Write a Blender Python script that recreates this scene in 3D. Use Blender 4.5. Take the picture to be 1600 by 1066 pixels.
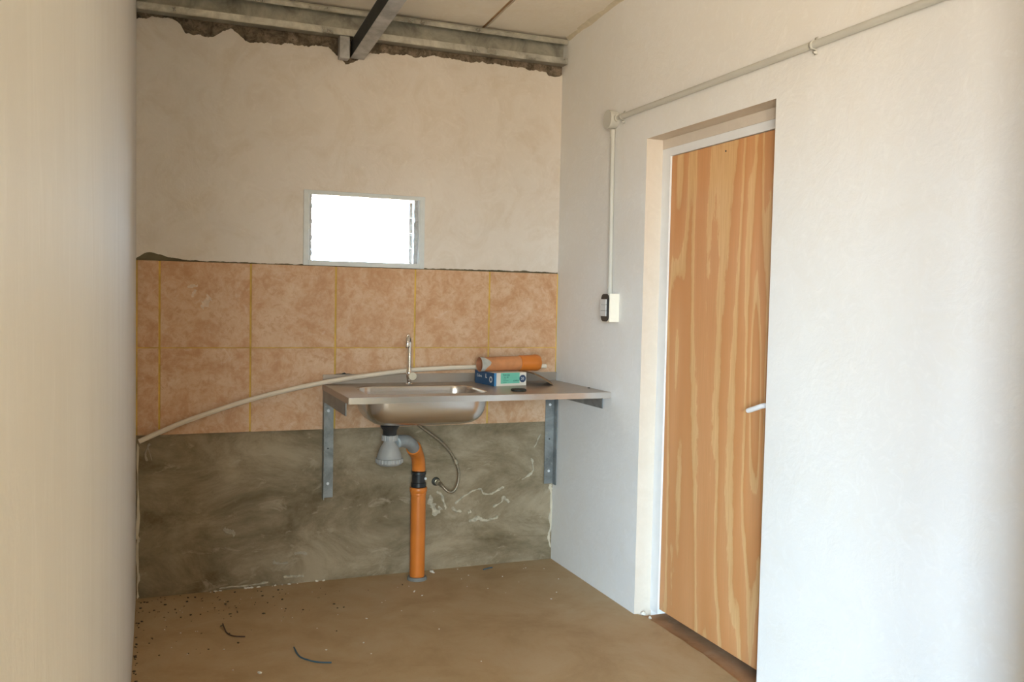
import bpy, bmesh, math, random
from mathutils import Vector, Matrix, noise as mnoise

for o in list(bpy.data.objects):
    bpy.data.objects.remove(o)
S = bpy.context.scene
C = bpy.context.collection
PI = math.pi

# ------------------------------------------------------------------ camera
cam = bpy.data.cameras.new('camera')
cam.sensor_width = 36.0
cam.lens = 31.33
cam.clip_start = 0.02
cam.clip_end = 200
camo = bpy.data.objects.new('camera', cam)
C.objects.link(camo)
r_ = Vector((0.92753734, -0.37315215, 0.02078358))
u_ = Vector((-0.00192954, 0.050829, 0.99870551))
f_ = Vector((0.37372551, 0.92637675, -0.04642579))
camo.matrix_world = Matrix(((r_.x, u_.x, -f_.x, -0.0268),
                            (r_.y, u_.y, -f_.y, -4.2575),
                            (r_.z, u_.z, -f_.z, 1.3738),
                            (0, 0, 0, 1)))
S.camera = camo

# ------------------------------------------------------------------ daylight: cool sky above the horizon, sunlit sandy ground below
SKY = (0.55, 0.78, 1.0)
GROUND = (1.0, 0.87, 0.71)
SKY_STRENGTH = 104.0
GROUND_STRENGTH = 37.0
w = bpy.data.worlds.new('daylight')
S.world = w
w.use_nodes = True
nt = w.node_tree
nt.nodes.clear()
wo = nt.nodes.new('ShaderNodeOutputWorld')
bg1 = nt.nodes.new('ShaderNodeBackground')
bg2 = nt.nodes.new('ShaderNodeBackground')
mx = nt.nodes.new('ShaderNodeMixShader')
tc = nt.nodes.new('ShaderNodeTexCoord')
sp = nt.nodes.new('ShaderNodeSeparateXYZ')
mr = nt.nodes.new('ShaderNodeMapRange')
mr.inputs['From Min'].default_value = -0.02
mr.inputs['From Max'].default_value = 0.02
bg1.inputs['Color'].default_value = (*GROUND, 1)
bg1.inputs['Strength'].default_value = GROUND_STRENGTH
bg2.inputs['Color'].default_value = (*SKY, 1)
bg2.inputs['Strength'].default_value = SKY_STRENGTH
nt.links.new(tc.outputs['Generated'], sp.inputs[0])
nt.links.new(sp.outputs['Z'], mr.inputs['Value'])
nt.links.new(mr.outputs[0], mx.inputs[0])
nt.links.new(bg1.outputs[0], mx.inputs[1])
nt.links.new(bg2.outputs[0], mx.inputs[2])
nt.links.new(mx.outputs[0], wo.inputs[0])


SIDE_X = -1.3
REAR_Y = -7.2


def portal(name, loc, rot, sx, sy):
    # guides the sampling of the daylight through an opening; gives no light of its own
    l = bpy.data.lights.new(name, 'AREA')
    l.shape = 'RECTANGLE'
    l.size, l.size_y = sx, sy
    l.cycles.is_portal = True
    o = bpy.data.objects.new(name, l)
    o.location = loc
    o.rotation_euler = rot
    C.objects.link(o)


portal('window_daylight', (0.919, 0.19, 1.697), (-PI / 2, 0, 0), 0.56, 0.34)
portal('doorway_daylight', (SIDE_X - 0.14, -6.38, 1.15), (PI / 2, 0, -PI / 2), 1.24, 2.3)  # opening added behind the camera to light the right wall
portal('rear_window_daylight', (-0.75, REAR_Y - 0.14, 1.45), (PI / 2, 0, 0), 0.9, 1.6)  # opening added behind the camera to light the far end

vs = S.view_settings
vs.view_transform = 'Standard'
vs.look = 'None'
vs.gamma = 1.0
vs.exposure = 0.05
vs.use_curve_mapping = False

# ------------------------------------------------------------------ room constants (metres; back wall face y=0, floor z=0)
W = 1.942          # face of the right wall
L = -0.096         # face of the left wall
REAR = REAR_Y
SIDE = SIDE_X
LEND = -3.95       # the left wall ends here, the room widens behind the camera
YF, YN, ZT = -0.881, -1.7385, 2.077     # door opening: far edge, near edge, head
TILE = 0.39
ZB, ZJ, ZTT = 0.737, 1.1267, 1.5133     # tile bottom, joint, top


def ceil_z(y):
    return 2.712 - 0.055 * y


# ------------------------------------------------------------------ materials
def newmat(name):
    m = bpy.data.materials.new(name)
    m.use_nodes = True
    t = m.node_tree
    t.nodes.clear()
    out = t.nodes.new('ShaderNodeOutputMaterial')
    b = t.nodes.new('ShaderNodeBsdfPrincipled')
    t.links.new(b.outputs[0], out.inputs[0])
    return m, t, b, out


def N(t, kind, **kw):
    n = t.nodes.new(kind)
    for k, v in kw.items():
        if k in n.inputs.keys():
            n.inputs[k].default_value = v
        else:
            setattr(n, k, v)
    return n


def coords(t, scale=(1, 1, 1), rnd=False):
    c = t.nodes.new('ShaderNodeTexCoord')
    mp = t.nodes.new('ShaderNodeMapping')
    mp.inputs['Scale'].default_value = scale
    t.links.new(c.outputs['Object'], mp.inputs['Vector'])
    if rnd:
        oi = t.nodes.new('ShaderNodeObjectInfo')
        ml = N(t, 'ShaderNodeMath', operation='MULTIPLY')
        ml.inputs[1].default_value = 37.0
        t.links.new(oi.outputs['Random'], ml.inputs[0])
        t.links.new(ml.outputs[0], mp.inputs['Location'])
    return mp.outputs[0]


def noise_fac(t, vec, scale, detail=5, rough=0.55, dist=0.0):
    n = N(t, 'ShaderNodeTexNoise', Scale=scale, Detail=detail, Roughness=rough, Distortion=dist)
    t.links.new(vec, n.inputs['Vector'])
    return n.outputs['Fac']


def ramp(t, fac, stops, interp='LINEAR'):
    r = t.nodes.new('ShaderNodeValToRGB')
    r.color_ramp.interpolation = interp
    e = r.color_ramp.elements
    while len(e) < len(stops):
        e.new(0.5)
    for i, (p, c) in enumerate(stops):
        e[i].position = p
        e[i].color = (*c, 1) if len(c) == 3 else c
    t.links.new(fac, r.inputs[0])
    return r.outputs[0]


def mixc(t, fac, a, b, blend='MIX'):
    m = t.nodes.new('ShaderNodeMix')
    m.data_type = 'RGBA'
    m.blend_type = blend
    for sock, v in ((m.inputs[0], fac), (m.inputs[6], a), (m.inputs[7], b)):
        if isinstance(v, (int, float)):
            sock.default_value = v
        elif isinstance(v, tuple):
            sock.default_value = (*v, 1)
        else:
            t.links.new(v, sock)
    return m.outputs[2]


def bump(t, b, fac, strength, dist=0.01, prev=None):
    n = N(t, 'ShaderNodeBump', Strength=strength, Distance=dist)
    t.links.new(fac, n.inputs['Height'])
    if prev is not None:
        t.links.new(prev, n.inputs['Normal'])
    t.links.new(n.outputs[0], b.inputs['Normal'])
    return n.outputs[0]


def flat(name, c, rough=0.5, metal=0.0, spec=0.5, var=0.06, scale=30):
    m, t, b, o = newmat(name)
    v = coords(t)
    f = noise_fac(t, v, scale)
    lo = tuple(x * (1 - var) for x in c)
    hi = tuple(min(1, x * (1 + var)) for x in c)
    t.links.new(ramp(t, f, [(0.3, lo), (0.7, hi)]), b.inputs['Base Color'])
    b.inputs['Roughness'].default_value = rough
    b.inputs['Metallic'].default_value = metal
    b.inputs['Specular IOR Level'].default_value = spec
    return m


def plaster_mat(name, base, stain, dark, vstretch=1.0, mott=1.0, bs=1.0):
    m, t, b, o = newmat(name)
    v = coords(t, (1, 1, vstretch))
    big = noise_fac(t, v, 1.6, 4, 0.5, 0.4)
    mid = noise_fac(t, v, 5.0, 8, 0.66, 1.4)
    sw = noise_fac(t, v, 14.0, 6, 0.6, 2.5)
    fine = noise_fac(t, v, 90.0, 3, 0.5)
    c = ramp(t, big, [(0.32, stain), (0.62, base)])
    k = 0.75 * mott
    c = mixc(t, ramp(t, mid, [(0.46, (0, 0, 0)), (0.72, (k, k, k))]), c, dark)
    k2 = 0.5 * mott
    hi = tuple(min(0.9, x * 1.06) for x in base)
    c = mixc(t, ramp(t, sw, [(0.52, (0, 0, 0)), (0.72, (k2, k2, k2))]), c, hi)
    t.links.new(c, b.inputs['Base Color'])
    b.inputs['Roughness'].default_value = 0.6
    b.inputs['Specular IOR Level'].default_value = 0.3
    n1 = bump(t, b, mid, 0.16 * bs, 0.02)
    n2 = bump(t, b, sw, 0.10 * bs, 0.012, n1)
    n3 = bump(t, b, big, 0.15 * bs, 0.05, n2)
    bump(t, b, fine, 0.10 * bs, 0.003, n3)
    return m


M = {}
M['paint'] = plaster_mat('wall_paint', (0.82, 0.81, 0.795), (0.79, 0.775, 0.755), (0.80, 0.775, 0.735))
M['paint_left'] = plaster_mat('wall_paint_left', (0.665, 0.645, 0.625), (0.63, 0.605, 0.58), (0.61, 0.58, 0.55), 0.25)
M['paint_back'] = plaster_mat('wall_paint_back', (0.745, 0.69, 0.64), (0.705, 0.645, 0.59), (0.64, 0.56, 0.475), mott=1.0, bs=1.3)
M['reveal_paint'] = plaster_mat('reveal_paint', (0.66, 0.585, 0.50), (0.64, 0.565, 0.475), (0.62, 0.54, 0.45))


def cement(name, c1, c2, c3, streak, bs=0.35):
    m, t, b, o = newmat(name)
    v = coords(t, (0.75, 1, 1.35))
    v2 = coords(t)
    a = noise_fac(t, v, 3.2, 9, 0.70, 0.5)
    d = noise_fac(t, v, 11.0, 8, 0.68, 0.7)
    e = noise_fac(t, v2, 60.0, 4, 0.6)
    c = ramp(t, a, [(0.36, c1), (0.50, c2), (0.64, c3)])
    c = mixc(t, ramp(t, d, [(0.58, (0, 0, 0)), (0.68, (0.6, 0.6, 0.6))]), c, streak)
    c = mixc(t, ramp(t, e, [(0.62, (0, 0, 0)), (0.8, (0.4, 0.4, 0.4))]), c, c1)
    t.links.new(c, b.inputs['Base Color'])
    b.inputs['Roughness'].default_value = 0.8
    b.inputs['Specular IOR Level'].default_value = 0.25
    n1 = bump(t, b, d, bs, 0.01)
    bump(t, b, e, bs * 0.6, 0.003, n1)
    return m


def mortar_mat():
    m, t, b, o = newmat('rough_mortar')
    v = coords(t)
    a = noise_fac(t, v, 16.0, 8, 0.7, 0.8)
    d = noise_fac(t, v, 55.0, 6, 0.7, 0.4)
    c = ramp(t, a, [(0.34, (0.07, 0.055, 0.035)), (0.48, (0.20, 0.155, 0.11)), (0.60, (0.33, 0.255, 0.19)), (0.72, (0.46, 0.37, 0.29))])
    c = mixc(t, ramp(t, d, [(0.36, (0.7, 0.7, 0.7)), (0.48, (0, 0, 0))]), c, (0.08, 0.06, 0.04))
    t.links.new(c, b.inputs['Base Color'])
    b.inputs['Roughness'].default_value = 0.9
    n1 = bump(t, b, a, 1.0, 0.02)
    bump(t, b, d, 0.8, 0.006, n1)
    return m


M['cement'] = cement('grey_cement_render', (0.150, 0.112, 0.062), (0.255, 0.200, 0.128), (0.37, 0.298, 0.205), (0.43, 0.36, 0.265))
M['mortar_dry'] = cement('rough_mortar', (0.10, 0.08, 0.055), (0.21, 0.165, 0.12), (0.34, 0.265, 0.20), (0.13, 0.105, 0.075), 1.0)
M['mortar'] = mortar_mat()
M['dark_mortar'] = cement('dark_mortar', (0.10, 0.085, 0.05), (0.15, 0.125, 0.075), (0.20, 0.165, 0.10), (0.13, 0.11, 0.07), 0.6)


def floor_mat():
    m, t, b, o = newmat('sandy_screed')
    v = coords(t)
    a = noise_fac(t, v, 3.0, 9, 0.68, 0.4)
    d = noise_fac(t, v, 12.0, 8, 0.7, 0.4)
    e = noise_fac(t, v, 110.0, 4, 0.6)
    c = ramp(t, a, [(0.36, (0.40, 0.27, 0.145)), (0.50, (0.455, 0.32, 0.18)), (0.64, (0.485, 0.355, 0.215))])
    c = mixc(t, ramp(t, d, [(0.58, (0, 0, 0)), (0.75, (0.5, 0.5, 0.5))]), c, (0.485, 0.36, 0.22))
    c = mixc(t, ramp(t, e, [(0.62, (0, 0, 0)), (0.8, (0.5, 0.5, 0.5))]), c, (0.22, 0.15, 0.085))
    t.links.new(c, b.inputs['Base Color'])
    b.inputs['Roughness'].default_value = 0.75
    b.inputs['Specular IOR Level'].default_value = 0.25
    n1 = bump(t, b, d, 0.12, 0.01)
    bump(t, b, e, 0.2, 0.002, n1)
    return m


M['floor'] = floor_mat()
M['threshold'] = cement('red_brown_threshold', (0.38, 0.20, 0.095), (0.46, 0.255, 0.135), (0.52, 0.31, 0.18), (0.50, 0.32, 0.20), 0.15)


def tile_mat():
    m, t, b, o = newmat('terracotta_tile')
    v = coords(t, rnd=True)
    a = noise_fac(t, v, 5.0, 9, 0.72, 0.9)
    d = noise_fac(t, v, 30.0, 8, 0.75, 0.6)
    e = noise_fac(t, v, 9.0, 8, 0.70, 1.6)
    h = noise_fac(t, v, 75.0, 4, 0.6)
    c = ramp(t, a, [(0.34, (0.50, 0.265, 0.13)), (0.47, (0.59, 0.36, 0.215)), (0.56, (0.63, 0.42, 0.275)), (0.68, (0.69, 0.50, 0.35))])
    c = mixc(t, ramp(t, d, [(0.38, (0.7, 0.7, 0.7)), (0.50, (0, 0, 0)), (0.62, (0, 0, 0))]), c, (0.50, 0.275, 0.145))
    c = mixc(t, ramp(t, d, [(0.52, (0, 0, 0)), (0.70, (0.6, 0.6, 0.6))]), c, (0.68, 0.52, 0.37))
    c = mixc(t, ramp(t, e, [(0.60, (0, 0, 0)), (0.72, (0.6, 0.6, 0.6))]), c, (0.72, 0.57, 0.45))
    c = mixc(t, ramp(t, h, [(0.60, (0, 0, 0)), (0.75, (0.35, 0.35, 0.35))]), c, (0.42, 0.25, 0.13))
    t.links.new(c, b.inputs['Base Color'])
    b.inputs['Roughness'].default_value = 0.42
    b.inputs['Specular IOR Level'].default_value = 0.35
    bump(t, b, d, 0.06, 0.003)
    return m


M['tile'] = tile_mat()
M['grout'] = flat('ochre_grout', (0.62, 0.40, 0.09), 0.85, var=0.3, scale=9)
M['ceiling'] = plaster_mat('ceiling_board', (0.86, 0.80, 0.71), (0.83, 0.76, 0.66), (0.82, 0.74, 0.62))
M['batten'] = flat('brown_batten', (0.40, 0.25, 0.13), 0.8, var=0.35, scale=25)


def galv(name, c, rough, metal=0.75):
    m, t, b, o = newmat(name)
    v = coords(t)
    a = noise_fac(t, v, 9.0, 6, 0.65, 0.6)
    d = noise_fac(t, v, 60.0, 4, 0.6)
    lo = tuple(x * 0.66 for x in c)
    hi = tuple(min(1, x * 1.28) for x in c)
    col = ramp(t, a, [(0.36, lo), (0.52, c), (0.66, hi)])
    col = mixc(t, ramp(t, d, [(0.6, (0, 0, 0)), (0.75, (0.35, 0.35, 0.35))]), col, (0.55, 0.52, 0.44))
    t.links.new(col, b.inputs['Base Color'])
    t.links.new(ramp(t, a, [(0.3, (rough * 0.8,) * 3), (0.7, (rough * 1.25,) * 3)]), b.inputs['Roughness'])
    b.inputs['Metallic'].default_value = metal
    return m


M['galv'] = galv('galvanised_steel', (0.40, 0.39, 0.34), 0.42, 0.6)
M['galv_highlight'] = galv('highlit_galvanised_steel', (0.58, 0.58, 0.54), 0.30, 0.85)  # lightened copy of the channel steel, used as highlight
M['galv_dull'] = galv('dull_galvanised_steel', (0.245, 0.26, 0.262), 0.45, 0.4)
M['rafter'] = galv('rafter_steel', (0.42, 0.42, 0.42), 0.45, 0.3)


def steel(name, c, rough, dust=0.0, rv=0.15):
    m, t, b, o = newmat(name)
    v = coords(t, (1, 8, 8))
    v2 = coords(t)
    a = noise_fac(t, v, 14.0, 5, 0.6)
    d = noise_fac(t, v2, 5.0, 6, 0.65, 0.6)
    t.links.new(mixc(t, ramp(t, d, [(0.3, (dust * 0.6,) * 3), (0.7, (dust,) * 3)]), c, (0.34, 0.26, 0.19)), b.inputs['Base Color'])
    t.links.new(ramp(t, a, [(0.3, (rough * (1 - rv),) * 3), (0.7, (rough * (1 + rv),) * 3)]), b.inputs['Roughness'])
    t.links.new(ramp(t, d, [(0.3, (1 - dust * 0.55,) * 3), (0.7, (1 - dust,) * 3)]), b.inputs['Metallic'])
    return m


M['steel'] = steel('stainless_steel', (0.66, 0.63, 0.60), 0.26, 0.03, 0.04)
M['steel_dusty'] = steel('dusty_stainless_steel', (0.46, 0.41, 0.36), 0.34, 0.55)  # real dust on the worktop, painted reflection on the upstand
M['chrome'] = flat('chrome', (0.80, 0.80, 0.80), 0.08, 1.0, var=0.02)
M['grey_pvc'] = flat('grey_plastic', (0.33, 0.33, 0.325), 0.32, var=0.05)
M['grey_pvc2'] = flat('blue_grey_plastic', (0.28, 0.305, 0.32), 0.38, var=0.08)
M['black_pvc'] = flat('black_plastic', (0.018, 0.019, 0.021), 0.35, var=0.1)
M['black_paint'] = flat('worn_black_paint', (0.022, 0.025, 0.028), 0.7, var=0.3, scale=14)  # near-black colour for the shade inside the rafter
M['black_rubber'] = flat('black_rubber', (0.02, 0.021, 0.015), 0.6, var=0.15)
M['orange'] = flat('orange_plastic', (0.62, 0.185, 0.028), 0.38, var=0.10, scale=9)
M['orange_dusty'] = flat('dusty_orange_plastic', (0.56, 0.24, 0.10), 0.62, var=0.15, scale=18)
M['orange_inner'] = flat('faded_orange_plastic', (0.40, 0.16, 0.08), 0.7, var=0.15)
M['cement_smear'] = flat('pale_grey_cement_smear', (0.46, 0.46, 0.43), 0.8, var=0.15)
M['render_smear'] = flat('light_render_smear', (0.36, 0.31, 0.235), 0.85, var=0.15)
M['cream_pvc'] = flat('cream_plastic_pipe', (0.74, 0.655, 0.545), 0.42, var=0.05, scale=6)
M['conduit'] = flat('pale_grey_conduit', (0.55, 0.54, 0.49), 0.42, var=0.04, scale=6)
M['white_pvc'] = flat('off_white_plastic', (0.84, 0.80, 0.70), 0.35, var=0.03)
M['toggle'] = flat('pale_grey_toggle', (0.62, 0.62, 0.62), 0.35, var=0.03)
M['frame_white'] = flat('white_door_frame_paint', (0.80, 0.81, 0.82), 0.4, var=0.04, scale=8)
M['handle'] = flat('white_lever_coating', (0.82, 0.84, 0.87), 0.3, var=0.03)
M['alu'] = flat('grey_painted_aluminium', (0.66, 0.70, 0.72), 0.4, 0.0, var=0.04)
M['alu_dark'] = flat('worn_louvre_channel', (0.45, 0.46, 0.47), 0.45, 0.3, var=0.25, scale=60)
M['hose'] = flat('braided_hose', (0.28, 0.235, 0.17), 0.4, 0.6, var=0.3, scale=220)
M['brass'] = flat('dull_nickel', (0.46, 0.42, 0.32), 0.35, 0.8, var=0.2, scale=60)
M['brown_wire'] = flat('brown_wire_sheath', (0.07, 0.035, 0.025), 0.5)
M['blue_wire'] = flat('blue_wire_sheath', (0.05, 0.11, 0.16), 0.5)
M['white_bit'] = flat('white_plaster_crumb', (0.80, 0.76, 0.68), 0.8)
M['dark_bit'] = flat('dark_crumb', (0.06, 0.045, 0.025), 0.8)
M['efflo'] = flat('white_plaster_smear', (0.46, 0.405, 0.31), 0.9, var=0.35, scale=50)
M['tile_chalk'] = flat('chalky_tile_smear', (0.66, 0.52, 0.41), 0.8, var=0.12, scale=60)
M['edge_paint_glint'] = flat('cream_paint_edge_and_glint', (0.60, 0.53, 0.41), 0.7, var=0.1, scale=30)
M['blue'] = flat('blue_card', (0.008, 0.075, 0.20), 0.5, var=0.08)
M['light_blue'] = flat('light_blue_card', (0.06, 0.25, 0.52), 0.5, var=0.05)
M['white_card'] = flat('white_card', (0.80, 0.74, 0.66), 0.55, var=0.03)
M['teal'] = flat('teal_label', (0.17, 0.55, 0.42), 0.5, var=0.03)
M['ink'] = flat('dark_green_ink', (0.015, 0.09, 0.07), 0.6)
M['navy'] = flat('navy_ink', (0.04, 0.07, 0.14), 0.6)
M['white_ink'] = flat('white_ink', (0.75, 0.76, 0.78), 0.6)
M['cardboard'] = flat('brown_cardboard', (0.30, 0.185, 0.095), 0.75, var=0.2, scale=25)
M['dark_underside'] = flat('dark_grey_underside', (0.045, 0.048, 0.045), 0.6)  # dark grey for the underside of the cardboard scrap
M['seal'] = flat('grey_rubber_ring', (0.20, 0.20, 0.19), 0.7)


def wood_mat():
    m, t, b, o = newmat('rotary_cut_plywood')
    v = coords(t, (1, 3.4, 0.34))
    v2 = coords(t, (1, 60, 1.6))
    v3 = coords(t, (1, 26, 7))
    base = noise_fac(t, v, 1.0, 2.0, 0.4, 0.5)
    jag = noise_fac(t, v3, 1.6, 5, 0.65)
    fib = noise_fac(t, v2, 3.0, 4, 0.6)
    ad = N(t, 'ShaderNodeMath', operation='MULTIPLY_ADD')
    ad.inputs[1].default_value = 0.030
    t.links.new(jag, ad.inputs[0])
    t.links.new(base, ad.inputs[2])
    ml = N(t, 'ShaderNodeMath', operation='MULTIPLY')
    ml.inputs[1].default_value = 11.5
    t.links.new(ad.outputs[0], ml.inputs[0])
    fr_ = N(t, 'ShaderNodeMath', operation='FRACT')
    t.links.new(ml.outputs[0], fr_.inputs[0])
    c = ramp(t, fr_.outputs[0], [(0.0, (0.60, 0.27, 0.10)), (0.40, (0.64, 0.305, 0.125)), (0.66, (0.66, 0.33, 0.145)), (0.69, (0.74, 0.465, 0.225)),
                                 (0.90, (0.70, 0.435, 0.20)), (0.97, (0.66, 0.375, 0.165)), (1.0, (0.575, 0.275, 0.105))])
    c = mixc(t, ramp(t, fib, [(0.35, (0.5, 0.5, 0.5)), (0.6, (0, 0, 0))]), c, (0.57, 0.29, 0.115))
    t.links.new(c, b.inputs['Base Color'])
    b.inputs['Roughness'].default_value = 0.55
    b.inputs['Specular IOR Level'].default_value = 0.3
    bump(t, b, fib, 0.05, 0.002)
    return m


M['wood'] = wood_mat()


def glass_mat(name, tint):
    m, t, b, o = newmat(name)
    t.nodes.remove(b)
    tr = N(t, 'ShaderNodeBsdfTransparent')
    tr.inputs['Color'].default_value = (*tint, 1)
    gl = N(t, 'ShaderNodeBsdfGlossy', Roughness=0.05)
    fr = N(t, 'ShaderNodeFresnel', IOR=1.45)
    ms = N(t, 'ShaderNodeMixShader')
    t.links.new(fr.outputs[0], ms.inputs[0])
    t.links.new(tr.outputs[0], ms.inputs[1])
    t.links.new(gl.outputs[0], ms.inputs[2])
    t.links.new(ms.outputs[0], o.inputs[0])
    return m


def filter_mat():  # straw tint warms the daylight passing through
    m, t, b, o = newmat('straw_light_filter')
    t.nodes.remove(b)
    tr = N(t, 'ShaderNodeBsdfTransparent')
    tr.inputs['Color'].default_value = (0.94, 0.86, 0.74, 1)
    df = N(t, 'ShaderNodeBsdfDiffuse')
    df.inputs['Color'].default_value = (0.75, 0.62, 0.42, 1)
    ms = N(t, 'ShaderNodeMixShader')
    ms.inputs[0].default_value = 0.10
    t.links.new(tr.outputs[0], ms.inputs[1])
    t.links.new(df.outputs[0], ms.inputs[2])
    t.links.new(ms.outputs[0], o.inputs[0])
    return m


M['lightfilter'] = filter_mat()
M['glass'] = glass_mat('dimming_louvre_glass', (0.12, 0.122, 0.122))  # grey tint added to dim the daylight through the blades
M['glass_clear'] = glass_mat('clear_glass_edge', (0.95, 0.96, 0.96))


# ------------------------------------------------------------------ mesh helpers (all coordinates are world metres)
def nb():
    return bmesh.new()


def box(bm, x0, x1, y0, y1, z0, z1, mi=0):
    vs_ = [bm.verts.new(p) for p in ((x0, y0, z0), (x1, y0, z0), (x1, y1, z0), (x0, y1, z0),
                                     (x0, y0, z1), (x1, y0, z1), (x1, y1, z1), (x0, y1, z1))]
    for f in ((3, 2, 1, 0), (4, 5, 6, 7), (0, 1, 5, 4), (1, 2, 6, 5), (2, 3, 7, 6), (3, 0, 4, 7)):
        bm.faces.new([vs_[i] for i in f]).material_index = mi
    return bm


def boxes(*bs):
    bm = nb()
    for b_ in bs:
        box(bm, *b_)
    return bm


def rbox(x0, x1, y0, y1, z0, z1, r=0.003, seg=2):
    bm = boxes((x0, x1, y0, y1, z0, z1))
    bmesh.ops.bevel(bm, geom=list(bm.edges), offset=r, segments=seg, affect='EDGES', profile=0.7)
    return bm


def tube(bm, pts, r, seg=16, cap=True, up=None):
    pts = [Vector(p) for p in pts]
    n = len(pts)
    rs = r if isinstance(r, (list, tuple)) else [r] * n
    tang = []
    for i in range(n):
        a = pts[max(0, i - 1)]
        b_ = pts[min(n - 1, i + 1)]
        d = (b_ - a)
        tang.append(d.normalized() if d.length > 1e-9 else (tang[-1] if tang else Vector((0, 0, 1))))
    ref = Vector((0, 0, 1)) if abs(tang[0].z) < 0.9 else Vector((1, 0, 0))
    nrm = (ref - tang[0] * ref.dot(tang[0])).normalized()
    rings = []
    for i in range(n):
        nrm = (nrm - tang[i] * nrm.dot(tang[i])).normalized()
        bn = tang[i].cross(nrm)
        rings.append([bm.verts.new(pts[i] + (nrm * math.cos(2 * PI * k / seg) + bn * math.sin(2 * PI * k / seg)) * rs[i]) for k in range(seg)])
    for i in range(n - 1):
        for k in range(seg):
            bm.faces.new((rings[i][k], rings[i][(k + 1) % seg], rings[i + 1][(k + 1) % seg], rings[i + 1][k]))
    if cap:
        bm.faces.new(rings[0][::-1])
        bm.faces.new(rings[-1])
    return bm


def smooth_path(pts, n=8):
    pts = [Vector(p) for p in pts]
    out = []
    for i in range(len(pts) - 1):
        p0 = pts[max(0, i - 1)]
        p1, p2 = pts[i], pts[i + 1]
        p3 = pts[min(len(pts) - 1, i + 2)]
        for k in range(n):
            s = k / n
            out.append(0.5 * ((2 * p1) + (p2 - p0) * s + (2 * p0 - 5 * p1 + 4 * p2 - p3) * s * s + (-p0 + 3 * p1 - 3 * p2 + p3) * s ** 3))
    out.append(pts[-1])
    return out


def lathe(bm, prof, origin, axis=(0, 0, 1), seg=32, close=False):
    # prof: (radius, height along the axis)
    ax = Vector(axis).normalized()
    ref = Vector((0, 0, 1)) if abs(ax.z) < 0.9 else Vector((1, 0, 0))
    e1 = (ref - ax * ref.dot(ax)).normalized()
    e2 = ax.cross(e1)
    o = Vector(origin)
    rings = []
    for (r, h) in prof:
        if r < 1e-6:
            rings.append([bm.verts.new(o + ax * h)])
        else:
            rings.append([bm.verts.new(o + ax * h + (e1 * math.cos(2 * PI * k / seg) + e2 * math.sin(2 * PI * k / seg)) * r) for k in range(seg)])
    pairs = list(zip(rings[:-1], rings[1:]))
    if close:
        pairs.append((rings[-1], rings[0]))
    for a, b_ in pairs:
        for k in range(seg):
            k2 = (k + 1) % seg
            if len(a) == 1 and len(b_) > 1:
                bm.faces.new((a[0], b_[k2], b_[k]))
            elif len(b_) == 1 and len(a) > 1:
                bm.faces.new((a[k], a[k2], b_[0]))
            elif len(a) > 1:
                bm.faces.new((a[k], a[k2], b_[k2], b_[k]))
    return bm


def prism(bm, poly, axis, a, b_):
    # poly: 2D outline; axis: 'x','y','z' is the extrusion axis, from a to b_
    def P(u, v, h):
        return {'y': (u, h, v), 'x': (h, u, v), 'z': (u, v, h)}[axis]
    A = [bm.verts.new(P(u, v, a)) for u, v in poly]
    B = [bm.verts.new(P(u, v, b_)) for u, v in poly]
    n = len(poly)
    bm.faces.new(A)
    bm.faces.new(B[::-1])
    for i in range(n):
        j = (i + 1) % n
        bm.faces.new((A[i], B[i], B[j], A[j]))
    return bm


def obj(name, bm, mat, parent=None, smooth=False, label=None, kind=None):
    bmesh.ops.recalc_face_normals(bm, faces=bm.faces)
    me = bpy.data.meshes.new(name)
    bm.to_mesh(me)
    bm.free()
    if smooth:
        for p in me.polygons:
            p.use_smooth = True
        try:
            me.set_sharp_from_angle(angle=math.radians(38))
        except Exception:
            pass
    for m in (mat if isinstance(mat, (list, tuple)) else [mat]):
        me.materials.append(M[m])
    o = bpy.data.objects.new(name, me)
    C.objects.link(o)
    if parent is not None:
        o.parent = parent
        base = parent
        off = Vector((0, 0, 0))
        while base is not None:
            off += Vector(base.location)
            base = base.parent
        o.location = -off
    if label:
        o['label'] = label
    if kind:
        o['kind'] = kind
    return o


def thing(name, label, cat, loc, group=None):
    o = bpy.data.objects.new(name, None)
    o.empty_display_size = 0.05
    o.location = loc
    C.objects.link(o)
    o['label'] = label
    o['category'] = cat
    if group:
        o['group'] = group
    return o


def tag(o, label, cat, group=None):
    o['label'] = label
    o['category'] = cat
    if group:
        o['group'] = group
    return o


def struct(o, label, cat=None):
    o['kind'] = 'structure'
    o['label'] = label
    o['category'] = cat or o.name.split('_')[0]
    return o


def fr(x, s, oct_=4, seed=0.0):
    v, a = 0.0, 1.0
    for i in range(oct_):
        v += a * mnoise.noise(Vector((x * s * (2 ** i), seed + 7.3 * i, 0.37)))
        a *= 0.55
    return v


# ------------------------------------------------------------------ floor and ceiling
bm = boxes((SIDE - 0.15, W, REAR - 0.15, 0.20, -0.12, 0.0))
edge = [(W - 0.0005, YF + 0.0), (1.958, -0.888), (1.973, -0.934), (1.979, -1.05), (1.977, -1.13), (1.981, -1.21), (1.976, -1.28), (1.979, -1.36),
        (1.974, -1.42), (1.970, -1.50), (1.962, -1.58), (1.955, -1.66), (W - 0.0005, YN)]
floor = struct(obj('floor', bm, 'floor'), 'dusty sandy brown cement screed floor')
obj('screed_edge', prism(nb(), edge, 'z', -0.10, 0.0), 'floor', floor)
thr = obj('trim_1', boxes((W + 0.001, W + 1.3, YN + 0.001 - 0.06, YF - 0.001, -0.11, -0.014)), 'threshold')
struct(thr, 'red brown sunken threshold strip under the plywood door', 'threshold')

ceil_ = bpy.data.objects.new('ceiling', None)
C.objects.link(ceil_)
struct(ceil_, 'cream painted ceiling boards sloping up from the sink wall')


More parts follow.
